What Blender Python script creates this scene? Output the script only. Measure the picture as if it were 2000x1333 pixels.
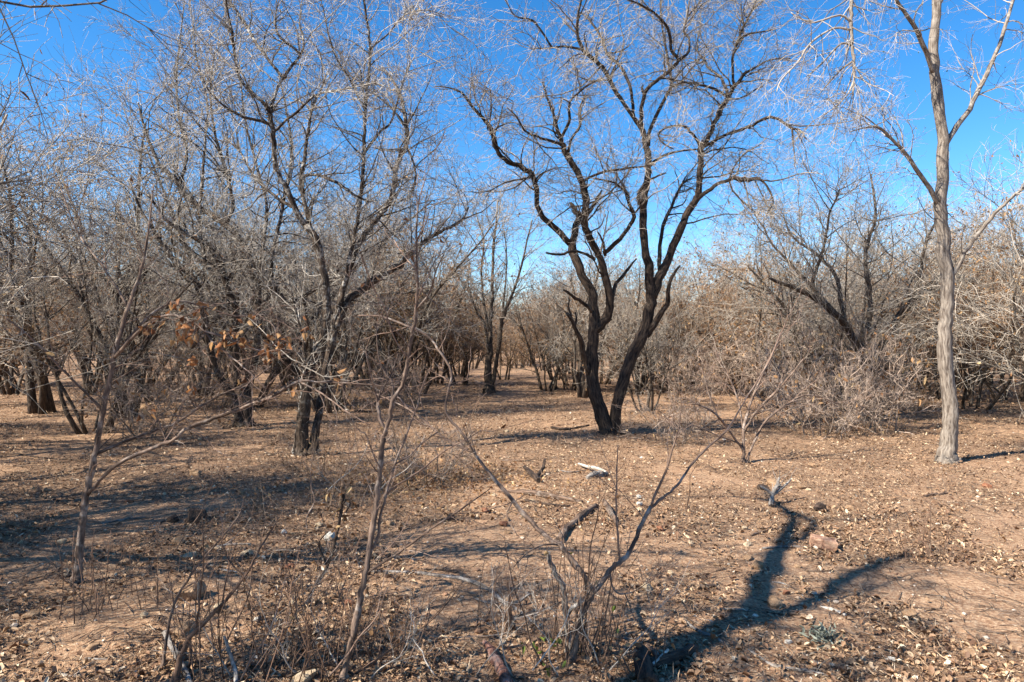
import bpy, bmesh, math
import numpy as np
from mathutils import Vector

# ------------------------------------------------------------------ camera, sky, sun, exposure
for o in list(bpy.data.objects):
    bpy.data.objects.remove(o)
S = bpy.context.scene
C = S.collection
EYE = 1.6
F = 1333.3                       # focal length in photo pixels (24 mm on a 36 mm wide frame of 2000 px)
cam = bpy.data.cameras.new('camera')
cam.lens = 24.0
cam.sensor_width = 36.0
cam.clip_start = 0.05
cam.clip_end = 6000
camo = bpy.data.objects.new('camera', cam)
camo.location = (0, 0, EYE)
camo.rotation_euler = (math.pi / 2, 0, 0)
C.objects.link(camo)
S.camera = camo

SUN_EL = math.radians(43)
SH = np.array([math.cos(math.radians(27)), math.sin(math.radians(27))])   # direction the shadows fall on the ground
sun_dir = Vector((-SH[0] * math.cos(SUN_EL), -SH[1] * math.cos(SUN_EL), math.sin(SUN_EL)))
W = bpy.data.worlds.new('World')
S.world = W
W.use_nodes = True
wn = W.node_tree.nodes
wl = W.node_tree.links
sky = wn.new('ShaderNodeTexSky')
sky.sky_type = 'NISHITA'
sky.sun_disc = False
sky.sun_elevation = SUN_EL
sky.sun_rotation = math.atan2(sun_dir.x, sun_dir.y)
sky.altitude = 900
sky.air_density = 1.0
sky.dust_density = 0.15
sky.ozone_density = 3.0
hs = wn.new('ShaderNodeHueSaturation')
hs.inputs['Saturation'].default_value = 1.34
hs.inputs['Value'].default_value = 1.0
wl.new(sky.outputs[0], hs.inputs['Color'])
wl.new(hs.outputs[0], wn['Background'].inputs[0])
wn['Background'].inputs[1].default_value = 0.088
sl = bpy.data.lights.new('sun', 'SUN')
sl.energy = 5.0
sl.angle = math.radians(0.53)
sl.color = (1.0, 0.93, 0.82)
so = bpy.data.objects.new('sun', sl)
so.rotation_euler = (-sun_dir).to_track_quat('-Z', 'Y').to_euler()
so.location = (-20, -12, 25)
C.objects.link(so)
S.view_settings.view_transform = 'Standard'
S.view_settings.look = 'None'
S.view_settings.exposure = 1.46
S.view_settings.gamma = 1.0
S.cycles.max_bounces = 5
S.cycles.diffuse_bounces = 2

# ------------------------------------------------------------------ numbers
rng = np.random.default_rng(7)


def hash2(ix, iy, seed):
    h = np.sin(ix * 127.1 + iy * 311.7 + seed * 74.7) * 43758.5453
    return h - np.floor(h)


def vnoise(x, y, seed=0):
    ix, iy = np.floor(x), np.floor(y)
    fx, fy = x - ix, y - iy
    fx = fx * fx * (3 - 2 * fx)
    fy = fy * fy * (3 - 2 * fy)
    a, b = hash2(ix, iy, seed), hash2(ix + 1, iy, seed)
    c, d = hash2(ix, iy + 1, seed), hash2(ix + 1, iy + 1, seed)
    return (a * (1 - fx) + b * fx) * (1 - fy) + (c * (1 - fx) + d * fx) * fy - 0.5


def gz(x, y):
    x = np.asarray(x, float)
    y = np.asarray(y, float)
    far = np.clip((np.abs(y) - 6) / 20, 0, 1)
    return (vnoise(x * .22, y * .22, 1) * (.05 + .2 * far) + vnoise(x * .8, y * .8, 2) * .05
            + vnoise(x * 2.4, y * 2.4, 3) * .024 + vnoise(x * 7, y * 7, 4) * .012)


def litter_mask(x, y):
    """where leaf litter has gathered (>0) and where soil lies bare (<0)"""
    m = vnoise(x * .9, y * .5, 21) + .6 * vnoise(x * 2.6, y * 1.8, 22) + .35 * vnoise(x * 7, y * 5, 23) + .10 * np.clip((y - 4) / 6, -1, 1) + .05
    for cx, cy, rx, ry, k in ((.25, 5.4, 1.3, .75, .45), (-.75, 5.3, .9, .6, .45), (1.6, 5.0, .9, .7, .2), (-.3, 4.4, 1.0, .35, .3), (3.2, 4.4, 1.2, .8, .25), (-3.6, 6.4, 1.4, .5, .35)):
        m = m - k * np.exp(-((x - cx) / rx) ** 2 - ((y - cy) / ry) ** 2)
    return m


def G(px, py):
    """photo pixel of a point on the ground -> world point"""
    d = EYE * F / (py - 666.5)
    x = (px - 1000) / F * d
    return np.array([x, d, float(gz(x, d))])


def P(px, py, d):
    """photo pixel at distance d -> world point"""
    return np.array([(px - 1000) / F * d, d, EYE - (py - 666.5) / F * d])


def unit(v):
    return v / np.maximum(np.linalg.norm(v, axis=-1, keepdims=True), 1e-9)


# ------------------------------------------------------------------ materials
def mat(name):
    m = bpy.data.materials.new(name)
    m.use_nodes = True
    nt = m.node_tree
    b = nt.nodes['Principled BSDF']
    b.inputs['Roughness'].default_value = 0.85
    b.inputs['Specular IOR Level'].default_value = 0.25
    return m, nt, b


def nd(nt, typ, **kw):
    n = nt.nodes.new(typ)
    for k, v in kw.items():
        setattr(n, k, v)
    return n


def ramp(nt, stops):
    r = nd(nt, 'ShaderNodeValToRGB')
    e = r.color_ramp.elements
    while len(e) < len(stops):
        e.new(0.5)
    for i, (p, c) in enumerate(stops):
        e[i].position = p
        e[i].color = (*c, 1)
    return r


def attr(nt, name):
    a = nd(nt, 'ShaderNodeAttribute')
    a.attribute_name = name
    return a


def noise(nt, vec, scale, detail=3, rough=.55):
    n = nd(nt, 'ShaderNodeTexNoise')
    n.inputs['Scale'].default_value = scale
    n.inputs['Detail'].default_value = detail
    n.inputs['Roughness'].default_value = rough
    if vec is not None:
        nt.links.new(vec, n.inputs['Vector'])
    return n


def mix(nt, fac, a, b):
    m = nd(nt, 'ShaderNodeMix', data_type='RGBA')
    for sock, v in ((m.inputs[0], fac), (m.inputs[6], a), (m.inputs[7], b)):
        if hasattr(v, 'is_output'):
            nt.links.new(v, sock)
        elif isinstance(v, tuple):
            sock.default_value = (*v, 1)
        else:
            sock.default_value = v
    return m.outputs[2]


def maprange(nt, v, a, b, c=0., d=1.):
    m = nd(nt, 'ShaderNodeMapRange')
    nt.links.new(v, m.inputs[0])
    for i, q in enumerate((a, b, c, d)):
        m.inputs[i + 1].default_value = q
    return m.outputs[0]


def bark(name, dark, light, twig, lichen, lich_amt=.5, r0=.0035, r1=.013, bump=.9):
    """dark fissured bark on thick wood, paler smooth bark on thin twigs"""
    m, nt, b = mat(name)
    L = nt.links
    bc = attr(nt, 'bc').outputs['Vector']
    mp = nd(nt, 'ShaderNodeMapping')
    mp.inputs['Scale'].default_value = (1, 1, .16)
    L.new(bc, mp.inputs[0])
    n1 = noise(nt, mp.outputs[0], 48, 4, .6)
    n2 = noise(nt, bc, 9, 3)
    n3 = noise(nt, bc, 30, 3)
    c = ramp(nt, [(.36, dark), (.62, light)])
    L.new(n1.outputs[0], c.inputs[0])
    rad = attr(nt, 'rad').outputs['Fac']
    t = maprange(nt, rad, r0, r1)
    rnd = attr(nt, 'rnd').outputs['Fac']
    tw = mix(nt, rnd, tuple(k * .22 for k in twig), tuple(min(k * 1.2, .9) for k in twig))
    col = mix(nt, t, tw, c.outputs[0])
    ml = nd(nt, 'ShaderNodeMath', operation='MULTIPLY')
    L.new(maprange(nt, n2.outputs[0], .5, .62), ml.inputs[0])
    L.new(maprange(nt, n3.outputs[0], .4, .6, 0, lich_amt), ml.inputs[1])
    mr = nd(nt, 'ShaderNodeMath', operation='MULTIPLY')
    L.new(ml.outputs[0], mr.inputs[0]); L.new(maprange(nt, rad, .03, .06, 1, .2), mr.inputs[1])
    col = mix(nt, mr.outputs[0], col, lichen)
    L.new(col, b.inputs['Base Color'])
    bp = nd(nt, 'ShaderNodeBump')
    bp.inputs['Distance'].default_value = .03
    bp.inputs['Strength'].default_value = bump
    L.new(n1.outputs[0], bp.inputs['Height'])
    L.new(bp.outputs[0], b.inputs['Normal'])
    return m


def leafmat(name, stops, trans=.25):
    m, nt, b = mat(name)
    L = nt.links
    r = ramp(nt, stops)
    L.new(attr(nt, 'rnd').outputs['Fac'], r.inputs[0])
    n = noise(nt, None, 40, 2)
    geo = nd(nt, 'ShaderNodeNewGeometry')
    L.new(geo.outputs['Position'], n.inputs['Vector'])
    col = mix(nt, maprange(nt, n.outputs[0], .35, .65, 0, .35), r.outputs[0], (.05, .03, .02))
    L.new(col, b.inputs['Base Color'])
    b.inputs['Roughness'].default_value = .6
    if trans:
        tr = nd(nt, 'ShaderNodeBsdfTranslucent')
        L.new(col, tr.inputs[0])
        ms = nd(nt, 'ShaderNodeMixShader')
        ms.inputs[0].default_value = trans
        L.new(b.outputs[0], ms.inputs[1])
        L.new(tr.outputs[0], ms.inputs[2])
        L.new(ms.outputs[0], nt.nodes['Material Output'].inputs[0])
    return m


M = {}
M['dark'] = bark('dark_bark', (.006, .004, .003), (.07, .046, .031), (.47, .40, .325), (.30, .29, .25), .25)
M['lichen'] = bark('lichen_bark', (.009, .0065, .005), (.085, .058, .04), (.50, .44, .37), (.50, .465, .41), .9)
M['grey'] = bark('grey_bark', (.015, .011, .008), (.11, .078, .055), (.50, .43, .35), (.42, .39, .33), .5)
M['brown'] = bark('brown_twig_bark', (.014, .0095, .007), (.095, .062, .04), (.40, .265, .17), (.38, .33, .27), .4)
M['sapling'] = bark('sapling_bark', (.05, .033, .025), (.21, .145, .108), (.24, .155, .115), (.40, .34, .29), .6, .0015, .008, .25)
M['pinkgrey'] = bark('pinkish_grey_twig', (.03, .022, .018), (.13, .095, .075), (.47, .355, .275), (.42, .36, .30), .4)
M['weed'] = bark('weed_stalk', (.05, .03, .022), (.15, .09, .06), (.22, .13, .085), (.30, .24, .19), .35, .001, .004, .2)
M['pale'] = bark('pale_bark', (.07, .052, .04), (.25, .21, .17), (.46, .40, .34), (.42, .39, .34), .6, .002, .02, .4)
M['deadwood'] = bark('dead_wood', (.05, .032, .022), (.20, .13, .09), (.20, .14, .10), (.34, .29, .24), .5, .001, .006)
M['darkwood'] = bark('dark_dead_wood', (.012, .008, .006), (.075, .05, .036), (.06, .04, .03), (.10, .08, .07), .3, .001, .006)
M['greywood'] = bark('weathered_grey_wood', (.08, .065, .055), (.27, .24, .21), (.34, .31, .28), (.50, .47, .44), .6, .001, .006)
M['redwood'] = bark('red_split_wood', (.06, .024, .017), (.25, .12, .085), (.3, .13, .09), (.42, .33, .29), .6, .001, .006)
M['whitewood'] = bark('bleached_wood', (.30, .26, .21), (.52, .48, .42), (.5, .46, .4), (.6, .57, .52), .6, .001, .006, .3)
M['drying'] = leafmat('dry_brown_leaf', [(0, (.14, .065, .03)), (.35, (.30, .15, .065)), (.7, (.46, .26, .115)), (1, (.58, .41, .21))], .3)
M['orange'] = leafmat('dry_orange_leaf', [(0, (.18, .065, .025)), (.5, (.42, .18, .065)), (1, (.58, .36, .17))], .35)
M['green'] = leafmat('green_leaf', [(0, (.06, .12, .02)), (1, (.26, .30, .04))], .35)
M['litter'] = leafmat('leaf_litter', [(0, (.08, .042, .025)), (.25, (.24, .13, .07)), (.55, (.42, .27, .155)), (.85, (.58, .43, .275)), (1, (.70, .58, .42))], 0)

# ------------------------------------------------------------------ mesh building


class Acc:
    def __init__(s):
        s.v, s.q, s.t, s.n, s.rad, s.bc, s.rnd = [], [], [], [], [], [], []
        s.c = 0

    def _push(s, v, rad, bc, rnd):
        s.v.append(v); s.rad.append(rad); s.bc.append(bc); s.rnd.append(rnd)
        s.c += len(v)

    def tubes(s, Pt, R, sides=3, rough=0., g=rng, cap=False):
        """Pt (N,K,3) centre lines, R (N,K) radii"""
        Pt = np.asarray(Pt, float); R = np.asarray(R, float)
        N, K = R.shape
        T = unit(np.gradient(Pt, axis=1))
        md = unit(Pt[:, -1] - Pt[:, 0] + 1e-6)
        if N == 1 and K > 3:
            ref = np.linalg.svd(T[0])[2][-1][None, :]
        else:
            ref = unit(np.cross(md, g.normal(size=(N, 3))))
        ref = ref[:, None, :]
        n = unit(ref - (ref * T).sum(-1, keepdims=True) * T)
        b = np.cross(T, n)
        th = np.arange(sides) * 2 * math.pi / sides
        ln = np.concatenate([np.zeros((N, 1)), np.cumsum(np.linalg.norm(np.diff(Pt, axis=1), axis=-1), 1)], 1)
        rr = R[:, :, None] * np.ones(sides)
        if rough:
            ph = g.uniform(0, 6.28, (N, 1, sides)); fq = g.uniform(3, 11, (N, 1, sides))
            rr = rr * (1 + rough * np.sin(ph + fq * ln[:, :, None]) + rough * .7 * g.normal(size=rr.shape))
        off = n[:, :, None, :] * np.cos(th)[None, None, :, None] + b[:, :, None, :] * np.sin(th)[None, None, :, None]
        V = Pt[:, :, None, :] + off * rr[..., None]
        o0 = g.uniform(0, 50, (N, 1, 1))
        bc = np.stack([np.cos(th) * R[:, :, None] + o0, np.sin(th) * R[:, :, None] + o0, ln[:, :, None] + o0 + 0 * rr], -1)
        rnd = np.repeat(g.uniform(0, 1, N), K * sides)
        base = s.c + (np.arange(N) * K * sides)[:, None, None]
        i = (np.arange(K - 1) * sides)[None, :, None]
        j = np.arange(sides)[None, None, :]
        j2 = (j + 1) % sides
        a = base + i + j; bb = base + i + j2; cc = bb + sides; d = a + sides
        s.q.append(np.stack([a, bb, cc, d], -1).reshape(-1, 4))
        if cap:
            for k in range(N):
                e = s.c + k * K * sides
                s.n.append(list(range(e + (K - 1) * sides, e + K * sides)))
                s.n.append(list(range(e + sides - 1, e - 1, -1)))
        s._push(V.reshape(-1, 3), np.repeat(R.reshape(-1), sides), bc.reshape(-1, 3), rnd)

    def blades(s, pos, d, nrm, ln, wd, g=rng, rnd=None):
        """bent single quads for small or distant bits"""
        N = len(pos)
        d = unit(d); nrm = unit(nrm - (nrm * d).sum(-1, keepdims=True) * d)
        sd = np.cross(d, nrm); ln = ln[:, None]; wd = wd[:, None]
        V = np.stack([pos, pos + d * ln * .45 + sd * wd * .5 + nrm * wd * .4, pos + d * ln + nrm * g.normal(0, .25, (N, 1)) * ln, pos + d * ln * .55 - sd * wd * .5 + nrm * wd * .4], 1)
        e = s.c + np.arange(N) * 4
        s.q.append(np.stack([e, e + 1, e + 2, e + 3], -1))
        r = g.uniform(0, 1, N) if rnd is None else rnd
        s._push(V.reshape(-1, 3), np.zeros(N * 4), V.reshape(-1, 3) * 0, np.repeat(r, 4))

    def leaves(s, pos, d, nrm, ln, wd, fold=.35, curl=.2, g=rng, rnd=None):
        """folded pointed blades: 2 quads each"""
        N = len(pos)
        d = unit(d); nrm = unit(nrm - (nrm * d).sum(-1, keepdims=True) * d)
        sd = np.cross(d, nrm)
        ln = ln[:, None]; wd = wd[:, None]
        cu = g.normal(0, curl, (N, 1)) * ln
        up = g.normal(fold, .2, (N, 1)) * wd
        b0 = pos
        t = pos + d * ln + nrm * cu
        l1 = pos + d * ln * .3 + sd * wd * .5 + nrm * up
        l2 = pos + d * ln * .7 + sd * wd * .42 + nrm * (up + cu * .5)
        r1 = pos + d * ln * .3 - sd * wd * .5 + nrm * up
        r2 = pos + d * ln * .7 - sd * wd * .42 + nrm * (up + cu * .5)
        V = np.stack([b0, l1, l2, t, r2, r1], 1)
        e = s.c + np.arange(N) * 6
        s.q.append(np.stack([e, e + 1, e + 2, e + 3], -1))
        s.q.append(np.stack([e, e + 3, e + 4, e + 5], -1))
        r = g.uniform(0, 1, N) if rnd is None else rnd
        s._push(V.reshape(-1, 3), np.zeros(N * 6), V.reshape(-1, 3) * 0, np.repeat(r, 6))

    def blobs(s, pos, scl, g=rng):
        """little irregular stones, 20 triangles each"""
        f = (1 + 5 ** .5) / 2
        ico = unit(np.array([(-1, f, 0), (1, f, 0), (-1, -f, 0), (1, -f, 0), (0, -1, f), (0, 1, f), (0, -1, -f), (0, 1, -f), (f, 0, -1), (f, 0, 1), (-f, 0, -1), (-f, 0, 1)], float))
        fc = np.array([(0, 11, 5), (0, 5, 1), (0, 1, 7), (0, 7, 10), (0, 10, 11), (1, 5, 9), (5, 11, 4), (11, 10, 2), (10, 7, 6), (7, 1, 8), (3, 9, 4), (3, 4, 2), (3, 2, 6), (3, 6, 8), (3, 8, 9), (4, 9, 5), (2, 4, 11), (6, 2, 10), (8, 6, 7), (9, 8, 1)])
        N = len(pos)
        a = g.uniform(0, 6.28, N)
        V = ico[None] * g.uniform(.72, 1.2, (N, 12, 1)) * scl[:, None, :]
        x = V[..., 0] * np.cos(a)[:, None] - V[..., 1] * np.sin(a)[:, None]
        y = V[..., 0] * np.sin(a)[:, None] + V[..., 1] * np.cos(a)[:, None]
        V = np.stack([x, y, V[..., 2]], -1) + pos[:, None]
        s.t.append((s.c + np.arange(N)[:, None, None] * 12 + fc[None]).reshape(-1, 3))
        s._push(V.reshape(-1, 3), np.zeros(N * 12), np.zeros((N * 12, 3)), np.repeat(g.uniform(0, 1, N), 12))

    def mesh(s, name, m, org=(0, 0, 0), smooth=True):
        v = np.concatenate(s.v) - np.asarray(org)
        q = np.concatenate(s.q) if s.q else np.zeros((0, 4), int)
        t = np.concatenate(s.t) if s.t else np.zeros((0, 3), int)
        ng = s.n
        loops = np.concatenate([q.ravel(), t.ravel()] + [np.array(k) for k in ng]).astype(np.int32)
        tot = np.concatenate([np.full(len(q), 4), np.full(len(t), 3), np.array([len(k) for k in ng], int)]).astype(np.int32)
        st = np.concatenate([[0], np.cumsum(tot)[:-1]]).astype(np.int32)
        me = bpy.data.meshes.new(name)
        me.vertices.add(len(v)); me.vertices.foreach_set('co', v.astype(np.float32).ravel())
        me.loops.add(len(loops)); me.loops.foreach_set('vertex_index', loops)
        me.polygons.add(len(tot)); me.polygons.foreach_set('loop_start', st)
        sm = np.full(len(tot), smooth); sm[len(tot) - len(ng):] = False
        me.polygons.foreach_set('use_smooth', sm)
        me.update(calc_edges=True)
        for nm, ty, dat in (('rad', 'FLOAT', s.rad), ('rnd', 'FLOAT', s.rnd)):
            me.attributes.new(nm, ty, 'POINT').data.foreach_set('value', np.concatenate(dat).astype(np.float32))
        me.attributes.new('bc', 'FLOAT_VECTOR', 'POINT').data.foreach_set('vector', np.concatenate(s.bc).astype(np.float32).ravel())
        me.materials.append(m)
        return me

    def obj(s, name, m, parent=None, org=(0, 0, 0), stuff=False, smooth=True):
        o = bpy.data.objects.new(name, s.mesh(name, m, org, smooth))
        C.objects.link(o)
        if parent is not None:
            o.parent = parent
        else:
            o.location = org
        if stuff:
            o['kind'] = 'stuff'
        return o


def tag(o, label, cat, group=None):
    o['label'] = label; o['category'] = cat
    if group:
        o['group'] = group
    return o


def thing(name, label, cat, loc, group=None):
    o = bpy.data.objects.new(name, None)
    o.empty_display_size = .2
    o.location = loc
    C.objects.link(o)
    return tag(o, label, cat, group)


def resample(pts, rad, K=9):
    pts = np.asarray(pts); d = np.concatenate([[0], np.cumsum(np.linalg.norm(np.diff(pts, axis=0), axis=1))])
    u = np.linspace(0, d[-1], K)
    return np.stack([np.interp(u, d, pts[:, k]) for k in range(3)], 1), np.interp(u, d, rad)


def smooth_line(pts, per=4):
    """Catmull-Rom through rows of any width"""
    p = np.vstack([2 * pts[0] - pts[1], pts, 2 * pts[-1] - pts[-2]])
    out = []
    for i in range(1, len(p) - 2):
        for k in range(per):
            t = k / per
            out.append(.5 * ((2 * p[i]) + (-p[i - 1] + p[i + 1]) * t + (2 * p[i - 1] - 5 * p[i] + 4 * p[i + 1] - p[i + 2]) * t ** 2
                             + (-p[i - 1] + 3 * p[i] - 3 * p[i + 1] + p[i + 2]) * t ** 3))
    out.append(pts[-1])
    return np.array(out)


def grow(Pp, Rp, n, t0, ang, lmin, lmax, seg, wob, trop, rfac, rmin, rmax, g, tip=.35, t1=1.0, angsd=.25, hang=None):
    """n children spread along N parents (Pp (N,K,3)); returns their lines"""
    N, K, _ = Pp.shape
    Lp = np.linalg.norm(np.diff(Pp, axis=1), axis=-1).sum(1)
    w = Lp / Lp.sum()
    k = g.choice(N, n, p=w)
    t = t0 + (t1 - t0) * g.uniform(0, 1, n) ** .85
    f = t * (K - 1); i = np.minimum(f.astype(int), K - 2); f = (f - i)[:, None]
    p = Pp[k, i] * (1 - f) + Pp[k, i + 1] * f
    r = Rp[k, i] * (1 - f[:, 0]) + Rp[k, i + 1] * f[:, 0]
    tg = unit(Pp[k, i + 1] - Pp[k, i])
    pr = unit(np.cross(tg, g.normal(size=(n, 3))))
    a = np.clip(g.normal(ang, angsd, n), .15, 1.9)[:, None]
    d = unit(tg * np.cos(a) + pr * np.sin(a))
    ln = lmin + (lmax - lmin) * g.uniform(0, 1, n) ** 1.3
    ln = np.minimum(ln, np.maximum(Lp[k] * .75, lmin))
    st = (ln / seg)[:, None]
    tr = np.asarray(trop, float)[None]
    out = [p]
    for s_ in range(seg):
        d = unit(d + g.normal(0, wob, (n, 3)) + tr)
        out.append(out[-1] + d * st)
    Pc = np.stack(out, 1)
    r0 = np.clip(r * rfac * g.uniform(.7, 1.1, n), rmin, rmax)
    Rc = np.maximum(r0[:, None] * np.linspace(1, tip, seg + 1)[None], rmin * .6)
    return Pc, Rc


# ------------------------------------------------------------------ ground
def spaced(stops):
    out = [stops[0][0]]
    for (a, s0), (b, s1) in zip(stops[:-1], stops[1:]):
        while out[-1] < b - 1e-6:
            t = (out[-1] - a) / (b - a)
            out.append(out[-1] + s0 + (s1 - s0) * t)
    return np.array(out)


xs = spaced([(0, .065), (3.5, .07), (9, .22), (30, 1.0), (120, 6), (600, 60), (3000, 400)])
xs = np.concatenate([-xs[:0:-1], xs])
ys = spaced([(-3000, 400), (-400, 60), (-40, 5), (-6, .6), (2, .1), (2.8, .055), (6, .07), (14, .18), (40, 1.1), (140, 6), (600, 60), (3500, 400)])
XX, YY = np.meshgrid(xs, ys)
ZZ = gz(XX, YY) + np.where(np.abs(XX) + np.abs(YY) < 30, vnoise(XX * 16, YY * 16, 9) * .008, 0)
nx, ny = len(xs), len(ys)
ga = Acc()
idx = np.arange(nx * ny).reshape(ny, nx)
ga.q.append(np.stack([idx[:-1, :-1], idx[:-1, 1:], idx[1:, 1:], idx[1:, :-1]], -1).reshape(-1, 4))
vv = np.stack([XX, YY, ZZ], -1).reshape(-1, 3)
ga._push(vv, np.zeros(len(vv)), vv, np.clip(litter_mask(vv[:, 0], vv[:, 1]) * 2.2 + .45, 0, 1))
m, nt, b = mat('dry_soil')
L = nt.links
geo = nd(nt, 'ShaderNodeNewGeometry').outputs['Position']
n1 = noise(nt, geo, .7, 5, .6); n2 = noise(nt, geo, 5, 5, .65); n3 = noise(nt, geo, 45, 4, .7); n4 = noise(nt, geo, 160, 2, .6)
soil = ramp(nt, [(.25, (.25, .125, .068)), (.5, (.39, .222, .126)), (.75, (.51, .315, .188))])
L.new(n2.outputs[0], soil.inputs[0])
col = mix(nt, maprange(nt, n1.outputs[0], .42, .62, 0, .45), soil.outputs[0], (.34, .205, .125))
col = mix(nt, maprange(nt, attr(nt, 'rnd').outputs['Fac'], .2, .9, 0, .85), col, (.185, .102, .058))
grain = ramp(nt, [(.36, (.08, .048, .03)), (.47, (.28, .175, .11)), (.56, (.46, .325, .205)), (.66, (.62, .49, .34))])
L.new(n3.outputs[0], grain.inputs[0])
col = mix(nt, maprange(nt, n4.outputs[0], .3, .7, .3, .75), col, grain.outputs[0])
L.new(col, b.inputs['Base Color'])
b.inputs['Roughness'].default_value = .95
b.inputs['Specular IOR Level'].default_value = .1
ad = nd(nt, 'ShaderNodeMath', operation='ADD')
L.new(n3.outputs[0], ad.inputs[0]); L.new(n4.outputs[0], ad.inputs[1])
bp = nd(nt, 'ShaderNodeBump'); bp.inputs['Distance'].default_value = .02; bp.inputs['Strength'].default_value = .8
L.new(ad.outputs[0], bp.inputs['Height']); L.new(bp.outputs[0], b.inputs['Normal'])
M['soil'] = m
go = ga.obj('ground', m)
go['kind'] = 'structure'

# ------------------------------------------------------------------ traced wood: limbs drawn along the photograph, then grown out with twigs


class Traced:
    """a tree or sapling whose main limbs follow (x, y, width) photo pixels at a distance set by where it stands"""

    def __init__(s, name, label, cat, base_px, material, seed, dist=None, group=None):
        b = G(*base_px)
        s.d = b[1] if dist is None else dist
        if dist is not None:
            b = P(base_px[0], 666.5, dist); b[2] = gz(b[0], b[1])
        s.org = b
        s.m = material
        s.g = np.random.default_rng(seed)
        s.root = thing(name, label, cat, b, group)
        s.px = []      # (x, y, depth) of everything laid so far
        s.par = []     # lines that may carry twigs
        s.thin = .86 if material.name == 'sapling_bark' else 1.
        s.lev = []

    def limb(s, pts, dd=0., name='branch', carry=True, sides=None, gnarl=.22, t0=None, rough=None):
        p = np.array(pts, float)
        p[:, 2] *= s.thin
        if s.px:
            q = np.array(s.px); k = np.argmin((q[:, 0] - p[0, 0]) ** 2 + (q[:, 1] - p[0, 1]) ** 2)
            d0 = q[k, 2]
        else:
            d0 = s.d
        ln = np.concatenate([[0], np.cumsum(np.hypot(*np.diff(p[:, :2], axis=0).T))]); u = ln / ln[-1]
        rows = np.column_stack([p, d0 + dd * u ** 1.2])
        n = max(3, int(ln[-1] / len(p) / 9))
        r = smooth_line(rows, min(n, 8))
        r[1:-1, :2] += s.g.normal(0, 1, (len(r) - 2, 2)) * gnarl * np.minimum(r[1:-1, 2:3], 10) * .5
        for row in r:
            s.px.append((row[0], row[1], row[3]))
        X = np.array([P(a, b_, d) for a, b_, w, d in r]); R = np.maximum(r[:, 2], .6) / 2 / F * r[:, 3]
        if rough is not None:
            R = R * (1 + .16 * (s.g.uniform(0, 1, len(R)) > .78))
        wmax = p[:, 2].max()
        sd = sides or (16 if wmax > 18 else 12 if wmax > 9 else 8 if wmax > 4 else 6)
        a = Acc()
        a.tubes(X[None], R[None], sd, (.075 if wmax > 9 else .05) if rough is None else rough, s.g, cap=True)
        a.obj(name, s.m, s.root, s.org)
        if carry:
            s.par.append((X, R))
        return X, R

    def trunk(s, pts, dd=0., flare=1.45, **k):
        p = [list(q) for q in pts]
        x, y, w = p[0]
        foot = [x, y + 6, w * flare * 1.12]
        p[0][2] = w * flare
        return s.limb([foot, p[0], [x + (p[1][0] - x) * .25, y + (p[1][1] - y) * .25, w * 1.05]] + p[1:], dd, 'trunk', **k)

    def crown(s, levels, start=None, material=None):
        """levels: dicts for grow(); each level grows on the one before (and on the limbs)"""
        R_ = [resample(*q) for q in (start or s.par)]
        Pp = np.stack([q[0] for q in R_]); Rp = np.stack([q[1] for q in R_])
        a = Acc()
        allP = [(Pp, Rp)]
        for lv in levels:
            lv = dict(lv); sd = lv.pop('sides', 3); src = lv.pop('src', -1)
            Pc, Rc = grow(allP[src][0], allP[src][1], g=s.g, **lv)
            a.tubes(Pc, Rc, sd, 0, s.g)
            allP.append((Pc, Rc))
        a.obj('twigs', material or s.m, s.root, s.org, stuff=True)
        s.lev = allP
        return allP

    def foliage(s, src, n, ln, wd, m, name='leaves', t0=.3, droop=.5, keep=None):
        Pc, Rc = src
        k = s.g.integers(0, len(Pc), n)
        K = Pc.shape[1]
        f = s.g.uniform(t0, 1, n) * (K - 1); i = np.minimum(f.astype(int), K - 2); f = (f - i)[:, None]
        p = Pc[k, i] * (1 - f) + Pc[k, i + 1] * f
        d = unit(Pc[k, i + 1] - Pc[k, i]) + s.g.normal(0, .7, (n, 3)) + np.array([0, 0, -droop])
        a = Acc()
        a.leaves(p, d, s.g.normal(size=(n, 3)), s.g.uniform(*ln, n), s.g.uniform(*wd, n), g=s.g)
        return a.obj(name, m, s.root, s.org, stuff=True)


UP = (0, 0, .06)
# --- the forked dark tree in the clearing
T = Traced('thorn_tree', 'tall dark-barked bare tree with two fissured trunks forking from one foot in the clearing', 'tree', (1196, 853), M['dark'], 11)
T.trunk([(1187, 851, 29), (1172, 800, 26), (1160, 757, 24), (1158, 685, 22), (1160, 637, 22), (1161, 610, 19)], .25, carry=False)
T.limb([(1161, 618, 19), (1157, 580, 18), (1137, 537, 17), (1122, 500, 16), (1116, 475, 15)], .3, carry=False)
T.limb([(1116, 478, 13), (1084, 446, 11), (1052, 413, 10), (1048, 371, 10), (1040, 344, 10), (1020, 326, 10), (999, 319, 9), (979, 307, 8), (967, 285, 8), (959, 253, 7), (942, 230, 6), (922, 209, 5), (905, 184, 4), (878, 172, 3), (848, 169, 2)], -1.2)
T.limb([(1117, 476, 13), (1124, 450, 13), (1130, 425, 12), (1122, 408, 10), (1114, 396, 5)], .1, carry=False)
T.limb([(1162, 645, 19), (1178, 629, 18), (1191, 600, 16), (1190, 575, 15), (1182, 535, 14), (1172, 505, 13), (1161, 484, 13), (1148, 455, 13), (1141, 430, 14), (1146, 405, 14), (1138, 358, 13), (1121, 324, 12), (1104, 294, 10), (1094, 270, 8), (1084, 236, 6), (1079, 216, 5), (1068, 190, 4), (1060, 160, 3)], -.7)
T.limb([(1094, 270, 6), (1104, 258, 6), (1112, 233, 6), (1111, 206, 5), (1121, 189, 4), (1151, 165, 4), (1178, 152, 2)], -.9)
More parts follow.
